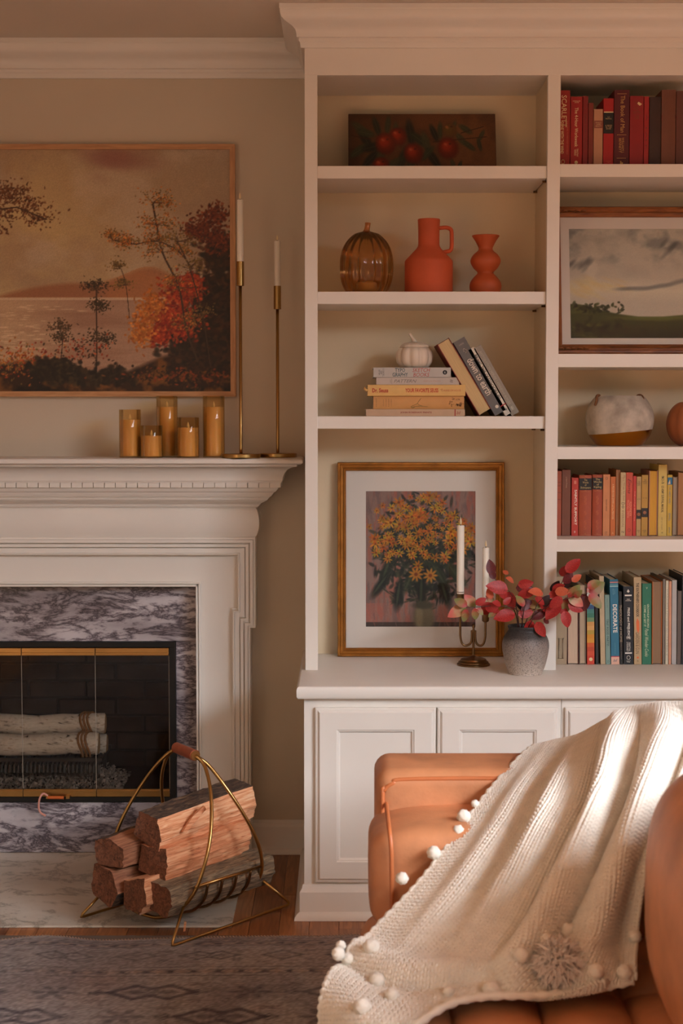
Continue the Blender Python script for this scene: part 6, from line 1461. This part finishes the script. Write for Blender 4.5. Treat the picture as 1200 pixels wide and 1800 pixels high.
fold += .010*np.sin(2*PI*(vv*2.6-uu*.9))*np.clip((vv-.55)/.2, 0, 1)+.014*np.exp(-((vv-.68-.10*uu)/.03)**2)*np.clip((.7-uu)/.3, 0, 1)-.012*np.exp(-((vv-.73-.08*uu)/.025)**2)*np.clip((.7-uu)/.3, 0, 1)
Sg += normals(Sg)*fold[..., None]
# keep the cloth above seat, arm top and pad
nz_ = normals(Sg)
lu = np.concatenate([np.zeros((NV, 1)), np.cumsum(np.linalg.norm(np.diff(Sg, axis=1), axis=-1), 1)], 1); lv_ = np.concatenate([np.zeros((1, NU)), np.cumsum(np.linalg.norm(np.diff(Sg, axis=0), axis=-1), 0)], 0)
LUm = np.median(lu[:, -1]); lu = lu/lu[:, -1:]*LUm
LVm = lv_[-1].mean(); lv_ = lv_/lv_[-1:]*LVm
wst, hst = .0122, .0092
ca = lu/wst; fa = ca-np.floor(ca)-.5
slant = lv_/hst+np.abs(fa)*1.5
fb = slant-np.floor(slant)
leg = np.sqrt(np.clip(1-((np.abs(fa)-.25)/.26)**2, 0, 1))*(.35+.65*np.sqrt(np.clip(np.sin(PI*fb), 0, 1)))
knit = leg*.0078+np.random.default_rng(5).normal(0, .00025, (NV, NU))
Sg2 = Sg+nz_*knit[..., None]
th = thing('knitted_throw', 'chunky cream knitted throw with pompoms draped over the sofa arm', 'throw blanket', SO)
def knit_mat():
    m = mat('cream_wool', (240, 231, 217), .9, var=.06, vscale=40, bump=.35, bscale=900); m.node_tree.nodes['Principled BSDF'].inputs['Sheen Weight'].default_value = .25
    return m
M_WOOL = knit_mat()
kb = grid_obj('knit', Sg2.astype(np.float32), None, M_WOOL, th, True); kb.location = -SO
# thick rolled edge along the bookcase side and the hem
def edge_tube(P_, name):
    m = len(P_); b = MB(); b.tube([tuple(p) for p in P_[::5]], [.0075+.0016*math.sin(i*1.9) for i in range(len(P_[::5]))], 8); o = b.build(name, M_WOOL, th, smooth=True); o.location = -SO
edge_tube(Sg[:, 0], 'rolled_edge'); edge_tube(Sg[-1], 'hem')
# project the cloth to place pompoms on it
def proj(P_):
    d = P_-np.array(CAM); z = d@np.array(FW); return 600+F*d[..., 0]/z, 900-F*(d@np.array(UP))/z
pu, pv = proj(Sg)
def on_cloth(px, py, off):
    k = np.argmin((pu-px)**2+(pv-py)**2); i, j = divmod(int(k), NU); dep = (Sg[i, j]-np.array(CAM))@np.array(FW)
    p = CAM+ray(px, py)*dep; return Vector(p)+Vector(nz_[i, j])*off
pom = None
def pom_mesh(r=.0135):
    bm = bmesh.new(); bmesh.ops.create_icosphere(bm, subdivisions=3, radius=r)
    for v in bm.verts: v.co *= 1+.10*math.sin(v.co.x*900+v.co.z*700)*math.cos(v.co.y*800)+random.uniform(-.06, .06)
    me = bpy.data.meshes.new('pompom'); bm.to_mesh(me); bm.free(); me.materials.append(M_WOOL); me.polygons.foreach_set('use_smooth', [True]*len(me.polygons)); return me
PM = pom_mesh()
for px, py, sc in ((818, 1442, 1.0), (809, 1468, .9), (766, 1506, 1.0), (710, 1551, .9), (592, 1686, .9), (616, 1690, .85), (655, 1673, 1.1), (668, 1730, 1.05), (640, 1778, 1.1), (690, 1758, .9), (604, 1668, .7), (866, 1749, 1.15), (912, 1681, 1.0), (954, 1655, 1.0), (994, 1642, 1.1), (1044, 1711, 1.05), (1102, 1716, 1.0), (1118, 1654, .9), (838, 1420, .6), (790, 1752, .7), (1008, 1700, .9)):
    o = bpy.data.objects.new('pompom', PM); C.objects.link(o); o.parent = th; o.location = on_cloth(px, py, .010)-SO; o.scale = (sc,)*3; o.rotation_euler = (random.random()*6, random.random()*6, 0)
# big faux-fur pompom
fc = on_cloth(962, 1716, .034); b = MB(); rf = .030
core = MB().sphere((0, 0, 0), rf, 20, 14).build('fur_pompom', mat('fur_core', (236, 222, 214), .9), th, smooth=True); core.location = fc-SO
rs = np.random.default_rng(3)
for k in range(2600):
    d = Vector(rs.normal(0, 1, 3)).normalized(); L = rs.uniform(.016, .030); a = d*rf*.9; side = d.orthogonal().normalized(); side = (Matrix.Rotation(rs.uniform(0, 6.28), 3, d) @ side)
    m1 = a+d*L*.6+side*L*.16+Vector((0, 0, -.002)); e = a+d*L+side*L*.5+Vector((0, 0, -.006)); wv_ = d.cross(side)*.0012
    b.add([a-wv_, a+wv_, m1+wv_, m1-wv_, e], [(0, 1, 2, 3), (3, 2, 4)])
o = b.build('fur', mat('pale_fur', (246, 234, 226), .8), core); o['kind'] = 'stuff'
